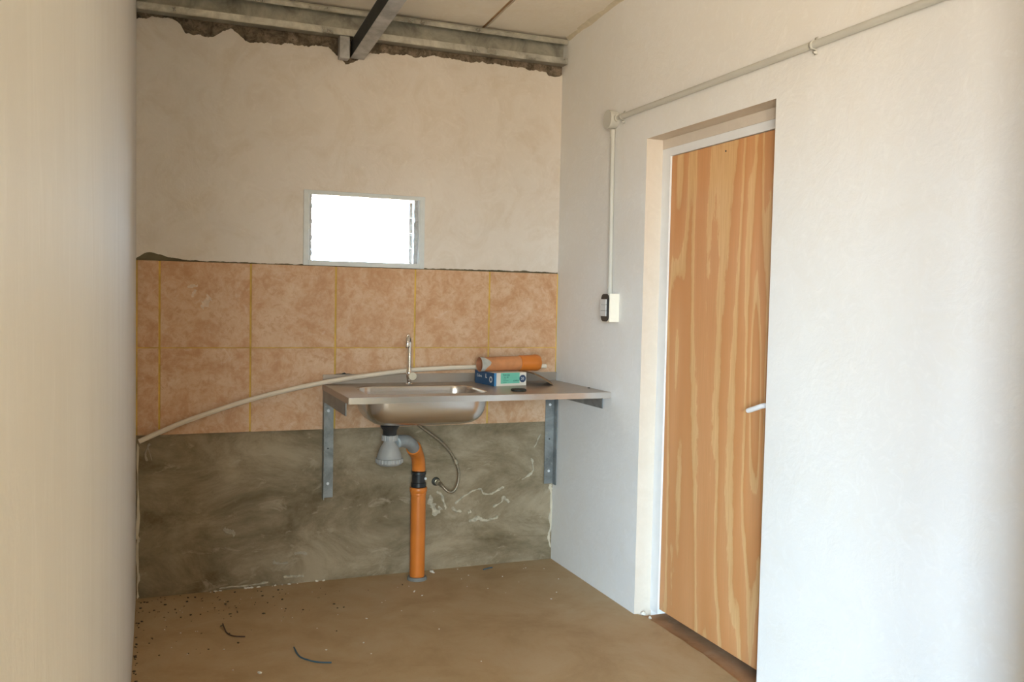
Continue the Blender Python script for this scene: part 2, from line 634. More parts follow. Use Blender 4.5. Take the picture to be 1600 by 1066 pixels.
def sloped(x0, x1, y0, y1, dz0, dz1):
    bm_ = nb()
    v = [bm_.verts.new(p) for p in ((x0, y0, ceil_z(y0) + dz0), (x1, y0, ceil_z(y0) + dz0), (x1, y1, ceil_z(y1) + dz0), (x0, y1, ceil_z(y1) + dz0),
                                    (x0, y0, ceil_z(y0) + dz1), (x1, y0, ceil_z(y0) + dz1), (x1, y1, ceil_z(y1) + dz1), (x0, y1, ceil_z(y1) + dz1))]
    for f in ((3, 2, 1, 0), (4, 5, 6, 7), (0, 1, 5, 4), (1, 2, 6, 5), (2, 3, 7, 6), (3, 0, 4, 7)):
        bm_.faces.new([v[i] for i in f])
    return bm_


xs = [-2.84, -1.36, -0.26, 0.875, 1.478, 1.502, 2.12]
obj('ceiling_panel', sloped(-1.45, -0.826, REAR - .15, 0.2, 0, 0.012), 'ceiling', ceil_)
obj('ceiling_panel', sloped(-0.814, -0.126, REAR - .15, 0.2, 0, 0.012), 'ceiling', ceil_)
obj('ceiling_panel', sloped(-0.114, 1.478, REAR - .15, 0.2, 0, 0.012), 'ceiling', ceil_)
obj('ceiling_panel', sloped(1.502, W, REAR - .15, 0.2, 0, 0.012), 'ceiling', ceil_)
for x in (-0.82, -0.12, 1.490):
    obj('joint_batten', sloped(x - 0.03, x + 0.03, REAR - .15, 0.2, 0.0125, 0.03), 'batten', ceil_)
obj('roof_sheet', sloped(-1.5, 2.2, REAR - .2, 0.25, 0.035, 0.06), 'galv_dull', ceil_)

# ------------------------------------------------------------------ back wall: core, mortar, render, tiles, plaster
WX0, WX1, WZ0, WZ1 = 0.648, 1.190, 1.533, 1.857      # window hole
bm = boxes((L - 0.2, WX0, 0.014, 0.20, -0.1, 2.80), (WX1, W + 0.2, 0.014, 0.20, -0.1, 2.80),
           (WX0, WX1, 0.014, 0.20, -0.1, WZ0), (WX0, WX1, 0.014, 0.20, WZ1, 2.80))
wall_back = struct(obj('wall_back', bm, 'mortar'), 'back wall half plastered and half tiled above bare grey cement')


def relief(x0, x1, z0, z1, nx, nz, y, amp, sc, seed, back=0.0139, st=(1, 1)):
    bm_ = nb()
    g = []
    for j in range(nz + 1):
        row = []
        for i in range(nx + 1):
            x = x0 + (x1 - x0) * i / nx
            z = z0 + (z1 - z0) * j / nz
            d = mnoise.fractal(Vector((x * sc * st[0], seed, z * sc * st[1])), 0.9, 2.0, 5)
            row.append(bm_.verts.new((x, max(0.002, min(y + amp * d, back - 0.001)), z)))
        g.append(row)
    for j in range(nz):
        for i in range(nx):
            bm_.faces.new((g[j][i], g[j][i + 1], g[j + 1][i + 1], g[j + 1][i]))
    return bm_


obj('mortar_bed', relief(L, W, 2.42, 2.72, 420, 60, 0.0065, 0.0075, 24, 3.1), 'mortar', wall_back, smooth=True, label='rough bare mortar under the steel channel')
obj('cement_render', relief(L, W, 0.0, ZB + 0.02, 200, 80, 0.008, 0.0025, 3.0, 9.7, st=(0.7, 1.6)), 'cement', wall_back, smooth=True, label='bare trowelled grey cement below the tiles')
obj('mortar_joint', boxes((L, WX0 - 0.005, 0.0035, 0.0139, ZTT - 0.01, ZTT + 0.06), (WX1 + 0.005, W, 0.0035, 0.0139, ZTT - 0.01, ZTT + 0.06)), 'dark_mortar', wall_back)

# plaster skin with ragged top and bottom edges
TOP = [(-0.096, 2.552), (-0.066, 2.567), (0.0, 2.572), (0.051, 2.574), (0.085, 2.55), (0.104, 2.523), (0.135, 2.517), (0.165, 2.52), (0.185, 2.512), (0.22, 2.518), (0.25, 2.545),
       (0.294, 2.562), (0.33, 2.55), (0.36, 2.52), (0.377, 2.515), (0.44, 2.522), (0.519, 2.522), (0.56, 2.535), (0.62, 2.527), (0.694, 2.534), (0.72, 2.54), (0.745, 2.53), (0.784, 2.495),
       (0.815, 2.472), (0.83, 2.475), (0.87, 2.490), (0.90, 2.52), (0.936, 2.534), (1.0, 2.54), (1.093, 2.544), (1.2, 2.545), (1.25, 2.562), (1.319, 2.554), (1.40, 2.555), (1.453, 2.55), (1.50, 2.562),
       (1.53, 2.552), (1.60, 2.56), (1.659, 2.558), (1.72, 2.555), (1.78, 2.548), (1.837, 2.546), (1.88, 2.532), (1.917, 2.528), (1.942, 2.545)]
BOT = [(-0.096, 1.522), (-0.08, 1.533), (-0.051, 1.549), (-0.03, 1.549), (0.0, 1.541), (0.03, 1.533), (0.07, 1.527), (0.108, 1.522), (0.16, 1.519), (0.4, 1.5185), (0.6, 1.519), (1.25, 1.519), (1.5, 1.520), (1.75, 1.523), (1.9, 1.521), (1.942, 1.521)]


def interp(tab, x):
    for (a, b_), (c, d) in zip(tab[:-1], tab[1:]):
        if x <= c:
            return b_ + (d - b_) * (x - a) / (c - a)
    return tab[-1][1]


bm = nb()
cols = []
NX = 1100
xs = sorted(set([L + (W - L) * i / NX for i in range(NX + 1)] + [WX0, WX1]))


def skin(xlist, zb, zt):
    f0 = None
    for x in xlist:
        b0, t0 = zb(x), zt(x)
        pts = [bm.verts.new(p) for p in ((x, 0.0, b0), (x, 0.0, t0), (x, 0.0138, t0), (x, 0.0138, b0))]
        if f0:
            for a in range(4):
                b_ = (a + 1) % 4
                bm.faces.new((f0[a], pts[a], pts[b_], f0[b_]))
        else:
            bm.faces.new(pts)
        f0 = pts
    bm.faces.new(f0[::-1])


zt_f = lambda x: interp(TOP, x) + 0.0085 * fr(x, 30, 6, 1.0)
zb_f = lambda x: interp(BOT, x) + 0.0032 * fr(x, 30, 6, 5.0)
skin([x for x in xs if x <= WX0 + 1e-6], zb_f, zt_f)
skin([x for x in xs if WX0 - 1e-6 <= x <= WX1 + 1e-6] or [WX0, WX1], lambda x: WZ1, zt_f)
skin([x for x in xs if x >= WX1 - 1e-6], zb_f, zt_f)
obj('plaster', bm, 'paint_back', wall_back, label='cream pink painted plaster with ragged edges')

# grout bed and tiles
obj('grout', boxes((L, W, -0.0030, 0.0139, ZB + 0.002, ZTT - 0.001)), 'grout', wall_back, label='yellow ochre grout')
cols_x = [L + 0.006, 0.0, 0.39, 0.78, 1.17, 1.56, W - 0.006]
g = 0.0042
for (z0, z1) in ((ZB, ZJ), (ZJ, ZTT)):
    for i in range(6):
        x0 = cols_x[i] + (g if i else 0)
        x1 = cols_x[i + 1] - (g if i < 5 else 0)
        zz0 = z0 + (0.0018 if z0 > ZB else 0)
        zz1 = z1 - (0.0018 if z1 < ZTT else 0)
        obj('tile', rbox(x0, x1, -0.005, 0.006, zz0, zz1, 0.0012, 1), 'tile', wall_back)

# white plaster smears and old paint edges on the bare cement
rnd = random.Random(4)


def smear(pts, wd, seed, name='plaster_smear', mat='efflo', y=0.0045, yb=0.010):
    wd = wd * (1.5 if mat == 'efflo' else 1.0)
    # an irregular low ridge of plaster following pts (x, z)
    path = smooth_path([(p[0], 0, p[1]) for p in pts], 7)
    bm_ = nb()
    rows = []
    n = len(path)
    for i, p in enumerate(path):
        a, b_ = path[max(0, i - 1)], path[min(n - 1, i + 1)]
        d = (b_ - a).normalized()
        nn = Vector((-d.z, 0, d.x))
        k = max(0.12, 0.65 + 0.9 * fr(i * 0.1, 2.3, 4, seed)) * wd * (0.25 if i in (0, n - 1) else 1)
        k2 = max(0.12, 0.65 + 0.9 * fr(i * 0.1, 2.9, 4, seed + 9)) * wd * (0.25 if i in (0, n - 1) else 1)
        rows.append([bm_.verts.new((p.x + nn.x * s, yy, p.z + nn.z * s)) for s, yy in ((-k, yb), (-k * 0.6, y), (k2 * 0.6, y), (k2, yb))])
    for a, b_ in zip(rows[:-1], rows[1:]):
        for q in range(3):
            bm_.faces.new((a[q], a[q + 1], b_[q + 1], b_[q]))
    return obj(name, bm_, mat, wall_back, smooth=True)


smear([(0.178, 1.305), (0.195, 1.325), (0.205, 1.345), (0.215, 1.355)], 0.020, 31, 'tile_smear', 'tile_chalk', -0.0058, -0.0049)
smear([(0.135, 1.355), (0.143, 1.372), (0.15, 1.39)], 0.008, 32, 'tile_smear', 'tile_chalk', -0.0056, -0.0049)
smear([(0.115, 1.40), (0.14, 1.408), (0.16, 1.405)], 0.008, 33, 'tile_smear', 'tile_chalk', -0.0056, -0.0049)
smear([(1.268, 0.385), (1.272, 0.345), (1.285, 0.315), (1.31, 0.30), (1.33, 0.312)], 0.016, 2)
smear([(1.30, 0.40), (1.33, 0.38), (1.345, 0.33), (1.352, 0.305)], 0.007, 3)
smear([(1.38, 0.31), (1.41, 0.295), (1.435, 0.288)], 0.011, 4)
smear([(1.40, 0.33), (1.45, 0.368), (1.50, 0.392), (1.535, 0.40), (1.552, 0.375), (1.60, 0.372), (1.645, 0.392), (1.665, 0.402)], 0.006, 5)
smear([(1.47, 0.278), (1.488, 0.284)], 0.009, 6)
smear([(1.605, 0.302), (1.65, 0.322), (1.668, 0.348), (1.672, 0.335), (1.70, 0.322)], 0.007, 7)
smear([(1.475, 0.235), (1.53, 0.246), (1.58, 0.232), (1.635, 0.252)], 0.010, 8)
smear([(1.765, 0.432), (1.80, 0.452), (1.825, 0.475), (1.825, 0.52), (1.815, 0.545)], 0.006, 9)
smear([(1.83, 0.60), (1.85, 0.635), (1.865, 0.67)], 0.004, 10)
smear([(0.275, 0.285), (0.30, 0.272), (0.33, 0.262)], 0.020, 11, mat='render_smear')
smear([(0.50, 0.11), (0.53, 0.105), (0.57, 0.10)], 0.012, 12, mat='render_smear')
smear([(0.60, 0.15), (0.625, 0.142), (0.66, 0.138)], 0.013, 13, mat='render_smear')
smear([(0.55, 0.038), (0.60, 0.036), (0.645, 0.03)], 0.006, 14)
smear([(0.26, 0.01), (0.34, 0.014), (0.42, 0.012), (0.48, 0.02)], 0.004, 15)
smear([(-0.09, 0.70), (-0.088, 0.5), (-0.09, 0.3), (-0.08, 0.27), (-0.088, 0.25), (-0.088, 0.1), (-0.09, 0.0)], 0.010, 16, 'paint_edge', 'edge_paint_glint')
smear([(1.926, 0.40), (1.93, 0.385), (1.936, 0.34), (1.936, 0.2), (1.93, 0.12), (1.937, 0.06)], 0.014, 17, 'paint_edge', 'edge_paint_glint')
smear([(-0.04, 0.70), (-0.055, 0.66), (-0.05, 0.62)], 0.008, 18, mat='render_smear')
smear([(-0.05, 0.69), (-0.03, 0.62)], 0.004, 19, mat='render_smear')

# ------------------------------------------------------------------ left wall and the wider room behind the camera
ZC = 3.25
NIBX = 1.37  # tip of the unseen stub added to shade the right wall
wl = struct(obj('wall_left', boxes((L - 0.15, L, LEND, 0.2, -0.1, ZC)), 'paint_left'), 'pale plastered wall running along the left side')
struct(obj('wall_partition', boxes((SIDE, L - 0.15, LEND, LEND + 0.15, -0.1, ZC)), 'cement'), 'bare cement return wall behind the photographer', 'wall')
DY0, DY1 = -7.0, -5.76  # doorway added out of view to bring in cool side light
struct(obj('wall_side', boxes((SIDE - 0.15, SIDE, REAR - 0.15, DY0, -0.1, ZC), (SIDE - 0.15, SIDE, DY1, LEND + 0.15, -0.1, ZC), (SIDE - 0.15, SIDE, DY0, DY1, 2.3, ZC)), 'cement'),
       'bare cement side wall behind the photographer with an added doorway for daylight', 'wall')
struct(obj('wall_rear', boxes((SIDE, -1.2, REAR - 0.15, REAR, -0.1, ZC), (-0.3, W + 0.2, REAR - 0.15, REAR, -0.1, ZC), (-1.2, -0.3, REAR - 0.15, REAR, -0.1, 0.65), (-1.2, -0.3, REAR - 0.15, REAR, 2.25, ZC)), 'cement'), 'bare cement rear wall behind the photographer with an added window hole for daylight', 'wall')  # window added out of view to light the back wall
bm = nb()
prev = None
for i in range(61):
    x = -1.24 + 0.98 * i / 60
    y = REAR + 0.035 + 0.012 * math.sin(i * 0.9)
    cur = [bm.verts.new((x, y, 0.55)), bm.verts.new((x, y, 2.32))]
    if prev:
        bm.faces.new((prev[0], cur[0], cur[1], prev[1]))
    prev = cur
cur_ = bpy.data.objects.new('sheer_curtain', None)  # cloth added out of view to tint the rear daylight warm
cur_.location = (-0.75, REAR + 0.035, 0.55)
C.objects.link(cur_)
tag(cur_, 'added straw coloured curtain over the rear window behind the photographer', 'lightfilter')
obj('curtain_cloth', bm, 'lightfilter', cur_, smooth=True)
obj('curtain_rod', tube(nb(), [(-1.29, REAR + 0.035, 2.335), (-0.22, REAR + 0.035, 2.335)], 0.010, 12), 'conduit', cur_, smooth=True)
struct(obj('wall_nib', boxes((NIBX, W - 0.0005, -3.42, -3.30, 0.0, 2.192), (NIBX, W - 0.0005, -3.42, -3.30, 2.222, 2.888), (NIBX, W - 0.028, -3.42, -3.30, 2.192, 2.222)), 'cement'), 'added bare cement wall stub, out of view, shading the near right wall', 'wall')  # blocks light from the near end of the right wall

# ------------------------------------------------------------------ right wall with the door opening
x1, x2 = W + 0.085, W + 0.2
YR = YN - 0.062      # rebate for the near frame jamb behind the plaster
bm = boxes((W, x1, YF, 0.2, -0.1, ZC), (W, x1, -3.36, YN, -0.1, ZC), (W, x1, YN, YF, ZT, ZC),
           (x1, x2, YF, 0.2, -0.1, ZC), (x1, x2, -3.36, YR, -0.1, ZC), (x1, x2, YR, YF, ZT, ZC))
bmesh.ops.remove_doubles(bm, verts=bm.verts, dist=1e-5)
bm.normal_update()
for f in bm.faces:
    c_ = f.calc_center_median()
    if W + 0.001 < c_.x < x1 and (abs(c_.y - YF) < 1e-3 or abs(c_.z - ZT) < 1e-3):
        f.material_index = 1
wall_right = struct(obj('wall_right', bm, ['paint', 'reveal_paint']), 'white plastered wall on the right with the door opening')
struct(obj('wall_right_rear', boxes((W, x2, REAR, -3.3605, -0.1, ZC)), 'cement'), 'bare cement wall continuing behind the photographer on the right', 'wall')
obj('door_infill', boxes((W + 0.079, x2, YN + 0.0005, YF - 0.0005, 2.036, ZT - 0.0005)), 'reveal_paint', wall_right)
# hall behind the door
struct(obj('wall_hall', boxes((W + 1.3, W + 1.4, -2.6, 0.2, -0.1, ZC), (x2, W + 1.3, 0.1, 0.2, -0.1, ZC), (x2, W + 1.3, -2.6, -2.5, -0.1, ZC), (x2, W + 1.4, -2.6, 0.2, 2.6, 2.7), (x2, W + 1.3, -2.6, YR - 0.002, -0.12, -0.02), (x2, W + 1.3, YF, 0.2, -0.12, -0.02)), 'paint'),
       'plain hall walls hidden behind the closed door', 'wall')

# irregular plaster fillet where the ceiling meets the right wall
bm = nb()
prev = None
for i in range(120):
    y = -0.07 - i * 0.02
    a = 0.018 + 0.012 * max(-0.8, fr(y, 5, 4, 2.2)) + 0.01 * (1 if 6 < i < 20 else 0)
    b_ = 0.014 + 0.008 * fr(y, 6, 4, 8.2)
    z = ceil_z(y)
    cur = [bm.verts.new(p) for p in ((W - max(.004, a), y, z + .001), (W - 0.006, y, z - max(.003, b_) * .55), (W + 0.001, y, z - max(.004, b_)))]
    if prev:
        for q in range(2):
            bm.faces.new((prev[q], prev[q + 1], cur[q + 1], cur[q]))
    prev = cur
obj('plaster_fillet', bm, 'edge_paint_glint', wall_right, smooth=True, label='uneven strip of filler along the ceiling')

# ------------------------------------------------------------------ door
door = bpy.data.objects.new('door_1', None)
door.location = (W + 0.1, YF - 0.4, 0)
C.objects.link(door)
struct(door, 'plain plywood door set back in a white frame')
FX0, FX1 = W + 0.080, W + 0.15
frame = obj('door_frame', boxes((FX0, FX1, YF - 0.064, YF - 0.0005, 0.012, 2.0355)), 'frame_white', door, label='white painted door frame')
obj('frame_head', boxes((FX0, FX1, YN + 0.001, YF - 0.0645, 2.001, 2.0355)), 'frame_white', frame)
obj('frame_jamb', boxes((x1 + 0.0005, FX1, YR + 0.0005, YN - 0.001, -0.012, 2.0355)), 'frame_white', frame)
leaf = obj('door_leaf', rbox(W + 0.0865, W + 0.124, YN + 0.001, YF - 0.066, 0.034, 1.999, 0.0015, 1), 'wood', door, label='orange tan plywood panel with pale wavy grain')
obj('screw_head', lathe(nb(), [(0, 0), (0.0035, 0.0), (0.0035, 0.002), (0, 0.003)], (W + 0.0866, -1.335, 1.965), (-1, 0, 0), 10), 'black_pvc', leaf)
hd = obj('lever_handle', tube(nb(), smooth_path([(W + 0.088, -1.682, 1.018), (W + 0.05, -1.682, 1.018), (W + 0.038, -1.668, 1.014), (W + 0.037, -1.63, 1.001), (W + 0.037, -1.59, 0.988)], 6),
                              [0.0095] * 24 + [0.0088], 14), 'handle', door, smooth=True, label='white lever handle')
obj('rosette', lathe(nb(), [(0, 0), (0.022, 0), (0.024, 0.003), (0.022, 0.008), (0.012, 0.009), (0, 0.009)], (W + 0.0866, -1.682, 1.018), (-1, 0, 0), 24), 'handle', hd, smooth=True)

# ------------------------------------------------------------------ louvre window
win = bpy.data.objects.new('window_1', None)
win.location = (0.919, 0.03, 1.53)
C.objects.link(win)
struct(win, 'small louvre window in a grey painted frame, bright sky behind')
fx0, fx1, fz0, fz1 = 0.626, 1.213, 1.5158, 1.868
fb = 0.024
Y0, Y1 = -0.0055, -0.0006
for bxs in ((fx0, fx0 + fb, fz0, fz1), (fx1 - fb, fx1, fz0, fz1), (fx0 + fb, fx1 - fb, fz1 - 0.02, fz1), (fx0 + fb, fx1 - fb, fz0, fz0 + 0.024)):
    obj('window_frame', rbox(bxs[0], bxs[1], Y0, Y1, bxs[2], bxs[3], 0.001, 1), 'alu', win)
obj('window_lining', boxes((WX0 + .0005, WX0 + 0.006, 0.0, 0.075, WZ0 + .0005, WZ1 - .0005), (WX1 - 0.006, WX1 - .0005, 0.0, 0.075, WZ0 + .0005, WZ1 - .0005),
                           (WX0 + 0.006, WX1 - 0.006, 0.0, 0.075, WZ1 - 0.006, WZ1 - .0005), (WX0 + 0.006, WX1 - 0.006, 0.0, 0.075, WZ0 + .0005, WZ0 + 0.006)), 'alu', win)
for sx, xx, cw in ((1, WX0 + 0.0065, 0.013), (-1, WX1 - 0.0065, 0.017)):
    ch = obj('louvre_channel', boxes(*([(min(xx, xx + sx * cw), max(xx, xx + sx * cw), 0.022, 0.055, WZ0 + 0.0065, WZ1 - 0.0065)])), 'alu_dark', win)
    for k in range(4):
        zc = WZ0 + 0.045 + k * 0.0745
        obj('louvre_clip', boxes((min(xx + sx * cw, xx + sx * (cw + 0.002)), max(xx + sx * cw, xx + sx * (cw + 0.002)), 0.020, 0.05, zc - 0.014, zc + 0.006)), 'alu_dark', ch)
lev = obj('louvre_lever', tube(nb(), [(WX1 - 0.0215, 0.015, 1.775), (WX1 - 0.017, 0.012, 1.735), (WX1 - 0.026, 0.012, 1.70), (WX1 - 0.018, 0.014, 1.66), (WX1 - 0.024, 0.016, 1.62), (WX1 - 0.020, 0.018, 1.57)], 0.0022, 8), 'alu_dark', win)
obj('lever_grip', rbox(WX1 - 0.026, WX1 - 0.009, 0.004, 0.016, 1.742, 1.749, 0.001, 1), 'alu_dark', lev)
for k in range(4):
    zc = WZ0 + 0.045 + k * 0.0745
    bm = boxes((WX0 + 0.0238, WX1 - 0.0238, -0.002, 0.002, -0.0383, 0.0383))
    bmesh.ops.rotate(bm, verts=bm.verts, cent=(0, 0, 0), matrix=Matrix.Rotation(math.radians(-14), 3, 'X'))
    bmesh.ops.translate(bm, verts=bm.verts, vec=(0, 0.040, zc))
    for i_, f in enumerate(bm.faces):
        f.material_index = 0 if i_ == 2 else 1
    obj('glass_blade', bm, ['glass', 'glass_clear'], win)

# ------------------------------------------------------------------ steel roof channel, stub and rafter
t = thing('steel_wall_channel', 'long galvanised steel channel fixed along the top of the back wall', 'beam', (0.92, -0.03, 2.583))
bz, tz, ya, yb = 2.583, 2.706, -0.062, -0.006
x0, x1_ = L + 0.001, W - 0.001
obj('channel_web', boxes((x0, x1_, yb - 0.003, yb, bz + 0.003, tz - 0.003)), 'galv', t)
obj('channel_flange', boxes((x0, x1_, ya, yb, bz, bz + 0.003)), 'galv', t)
obj('channel_flange', boxes((x0, x1_, ya, yb, tz - 0.003, tz)), 'galv', t)


def lip(z0, z1):
    bm_ = boxes((x0, x1_, ya - 0.007, ya, z0, z1))
    bmesh.ops.bevel(bm_, geom=list(bm_.edges), offset=0.003, segments=3, affect='EDGES')
    return bm_


obj('channel_lip', lip(bz - 0.001, bz + 0.030), 'galv_highlight', t, smooth=True)  # lips coloured lighter than the web to paint a highlight
obj('channel_lip', lip(tz - 0.026, tz), 'galv_highlight', t, smooth=True)
obj('hanger_stub', rbox(0.775, 0.822, -0.060, -0.012, 2.480, bz - 0.0012, 0.002, 1), 'rafter', t, label='short square steel stub under the channel')
obj('channel_splice', boxes((0.432, 0.436, ya - 0.0085, ya - 0.0071, tz - 0.027, tz - 0.001), (0.432, x1_ - 0.3, ya - 0.0085, ya - 0.0071, tz - 0.0075, tz - 0.003)), 'galv', t)

raf = thing('steel_rafter', 'dark sided steel rafter running from the back wall toward the camera', 'rafter', (0.87, -0.02, 2.50))


def rz(y):
    return 2.500 - 0.066 * (y + 0.05)


def rbeam(xa, xb, da, db, y0=-0.004, y1=REAR + 0.3):
    bm_ = nb()
    v = [bm_.verts.new(p) for p in ((xa, y0, rz(y0) + da), (xb, y0, rz(y0) + da), (xb, y1, rz(y1) + da), (xa, y1, rz(y1) + da),
                                    (xa, y0, rz(y0) + db), (xb, y0, rz(y0) + db), (xb, y1, rz(y1) + db), (xa, y1, rz(y1) + db))]
    for f in ((3, 2, 1, 0), (4, 5, 6, 7), (0, 1, 5, 4), (1, 2, 6, 5), (2, 3, 7, 6), (3, 0, 4, 7)):
        bm_.faces.new([v[i] for i in f])
    return bm_


RA, RB = 0.836, 0.901
obj('rafter_flange', rbeam(RA, RB, 0, 0.003), 'rafter', raf, label='pale underside flange')
obj('rafter_flange', rbeam(RA, RB, 0.075, 0.078), 'rafter', raf)
obj('rafter_web', rbeam(RB - 0.003, RB, 0.003, 0.075), 'rafter', raf)
obj('rafter_side', rbeam(RA, RA + 0.003, 0.003, 0.075), 'black_paint', raf, label='black side standing for the shaded hollow')  # black face put in for the channel's shaded open side

# ------------------------------------------------------------------ sink counter
CZ = 0.955
CX0, CX1, CY0, CY1 = 0.722, W - 0.003, -0.622, -0.007
BX0, BX1, BY0, BY1 = 0.828, 1.392, -0.528, -0.165
sink = thing('sink_counter', 'stainless steel sink top with one bowl mounted on the tiled wall', 'sink', (1.33, -0.31, 0.80))
bcx, bcy = (BX0 + BX1) / 2, (BY0 + BY1) / 2


def rrect(x0, x1, y0, y1, r, n=10):
    out = []
    for cx, cy, a0 in ((x1 - r, y1 - r, 0), (x0 + r, y1 - r, 90), (x0 + r, y0 + r, 180), (x1 - r, y0 + r, 270)):
        for k in range(n + 1):
            a = math.radians(a0 + 90 * k / n)
            out.append((cx + r * math.cos(a), cy + r * math.sin(a)))
    return out


bm = nb()
inner = rrect(BX0, BX1, BY0, BY1, 0.085)
outer = []
for (x, y) in inner:
    dx, dy = x - bcx, y - bcy
    s = min(((CX1 - bcx) / dx) if dx > 1e-9 else ((CX0 - bcx) / dx) if dx < -1e-9 else 1e9,
            ((CY1 - bcy) / dy) if dy > 1e-9 else ((CY0 - bcy) / dy) if dy < -1e-9 else 1e9)
    outer.append([bcx + dx * s, bcy + dy * s])
for cx, cy in ((CX0, CY0), (CX1, CY0), (CX1, CY1), (CX0, CY1)):
    k = min(range(len(outer)), key=lambda i: (outer[i][0] - cx) ** 2 + (outer[i][1] - cy) ** 2)
    outer[k] = [cx, cy]
n = len(inner)
for z, flip in ((CZ, False), (CZ - 0.003, True)):
    I = [bm.verts.new((x, y, z)) for x, y in inner]
    O = [bm.verts.new((x, y, z)) for x, y in outer]
    for i in range(n):
        j = (i + 1) % n
        bm.faces.new((I[i], O[i], O[j], I[j]) if not flip else (I[j], O[j], O[i], I[i]))
    if not flip:
        Itop, Otop = I, O
    else:
        for i in range(n):
            j = (i + 1) % n
            bm.faces.new((O[i], O[j], Otop[j], Otop[i]))
obj('worktop', bm, 'steel_dusty', sink, label='dusty steel worktop')
lipb = boxes((CX0, CX1, CY0 - 0.0025, CY0 - 0.0001, CZ - 0.027, CZ))
bmesh.ops.bevel(lipb, geom=list(lipb.edges), offset=0.001, segments=2, affect='EDGES')
obj('front_lip', lipb, 'steel', sink, smooth=True)
obj('side_lip', boxes((CX0 - 0.0025, CX0 - 0.0001, CY0, CY1, CZ - 0.027, CZ - 0.0005)), 'steel_dusty', sink)
obj('upstand', boxes((CX0, CX1, -0.014, -0.0055, CZ + 0.0002, 0.999), (CX0, CX1, -0.017, -0.014, 0.992, 0.999)), 'steel_dusty', sink, label='low steel upstand along the tiles')  # brownish steel tone stands in for dark reflections
bm = nb()
prof = [(0.0, CZ - 0.0001), (0.003, CZ - 0.005), (0.005, 0.930), (0.008, 0.895), (0.013, 0.868), (0.022, 0.846), (0.036, 0.828), (0.055, 0.815), (0.082, 0.807), (0.115, 0.803), (0.14, 0.801)]
rings = []
for ins, z in prof:
    rr = max(0.03, 0.085 - ins * 0.2)
    rings.append([bm.verts.new((x, y, z)) for x, y in rrect(BX0 + ins, BX1 - ins, BY0 + ins, BY1 - ins, rr)])
for a, b_ in zip(rings[:-1], rings[1:]):
    for i in range(n):
        j = (i + 1) % n
        bm.faces.new((a[i], a[j], b_[j], b_[i]))
bm.faces.new(rings[-1])
bowl = obj('bowl', bm, 'steel', sink, smooth=True, label='pressed steel sink bowl')
md = bowl.modifiers.new('thickness', 'SOLIDIFY')
md.thickness = 0.0015
md.offset = 1.0
DXc, DYc = 0.966, -0.345
obj('drain_ring', lathe(nb(), [(0.0, 0.0005), (0.02, 0.0005), (0.03, 0.003), (0.04, 0.003), (0.042, 0.0)], (DXc, DYc, 0.8025), seg=28), 'chrome', bowl, smooth=True)

# wall brackets
brk = []


def bracket(xa, s, label):
    # xa: outer edge of the angle, s: +1 flange runs to the right of it, -1 to the left
    t_ = thing('shelf_bracket', label, 'bracket', (xa, -0.005, 0.41), 'steel angle brackets under the sink top')
    th = 0.004
    X = lambda a, b_: (min(xa + s * a, xa + s * b_), max(xa + s * a, xa + s * b_))
    zb_, zt_ = 0.408, CZ - 0.0045
    a, b_ = X(0, 0.052)
    post = obj('bracket_post', boxes((a, b_, -0.0095, -0.0055, zb_, zt_)), 'galv_dull', t_)
    a, b_ = X(0, th)
    obj('post_flange', boxes((a, b_, -0.048, -0.0096, zb_ - 0.003, zt_ - 0.081)), 'galv_dull', post)
    a, b_ = X(0, th)
    arm = obj('bracket_arm', boxes((a, b_, -0.548, -0.0096, zt_ - 0.080, zt_ - 0.0042)), 'galv_dull', t_)
    a, b_ = X(0, 0.045)
    obj('arm_flange', boxes((a, b_, -0.548, -0.0096, zt_ - 0.004, zt_)), 'galv_dull', arm)
    xm = xa + s * 0.027
    for z, m in ((0.826, 'handle'), (0.645, 'black_pvc'), (0.475, 'handle')):
        obj('bolt', lathe(nb(), [(0, 0), (0.0075 if m == 'handle' else 0.004, 0), (0.006 if m == 'handle' else 0.003, 0.004), (0, 0.005)], (xm, -0.0096, z), (0, -1, 0), 12), m, t_, smooth=True)
    return t_


bracket(0.7235, 1, 'steel angle bracket under the open left end of the sink top')
bracket(W - 0.0045, -1, 'steel angle bracket in the corner by the right wall under the sink top')

# ------------------------------------------------------------------ tap
tx, ty = 1.118, -0.105
tap = thing('kitchen_tap', 'chrome swan neck tap with round handle behind the sink bowl', 'tap', (tx, ty, CZ))
obj('tap_base', lathe(nb(), [(0, 0.0002), (0.020, 0.0002), (0.0205, 0.003), (0.016, 0.007), (0.012, 0.009), (0.011, 0.028), (0.0135, 0.034), (0.0155, 0.04), (0.0155, 0.062), (0.012, 0.072), (0.0105, 0.082), (0, 0.083)], (tx, ty, CZ), seg=28), 'chrome', tap, smooth=True)
dirn = Vector((-0.42, -1, 0)).normalized()
R_ = 0.038
pts = [(tx, ty, CZ + 0.078), (tx, ty, CZ + 0.14), (tx, ty, 1.155)]
for k in range(1, 13):
    a = PI * k / 12
    o = dirn * (R_ - R_ * math.cos(a))
    pts.append((tx + o.x, ty + o.y, 1.155 + R_ * 1.05 * math.sin(a)))
o = dirn * (2 * R_)
pts.append((tx + o.x, ty + o.y, 1.146))
obj('spout', tube(nb(), pts, 0.0095, 18), 'chrome', tap, smooth=True)
obj('aerator', lathe(nb(), [(0, 0), (0.0100, 0), (0.0112, 0.002), (0.0112, 0.012), (0.0092, 0.014), (0, 0.0145)], (tx + o.x, ty + o.y, 1.136), seg=22), 'chrome', tap, smooth=True)
kd = Vector((-0.10, -1, -0.03)).normalized()
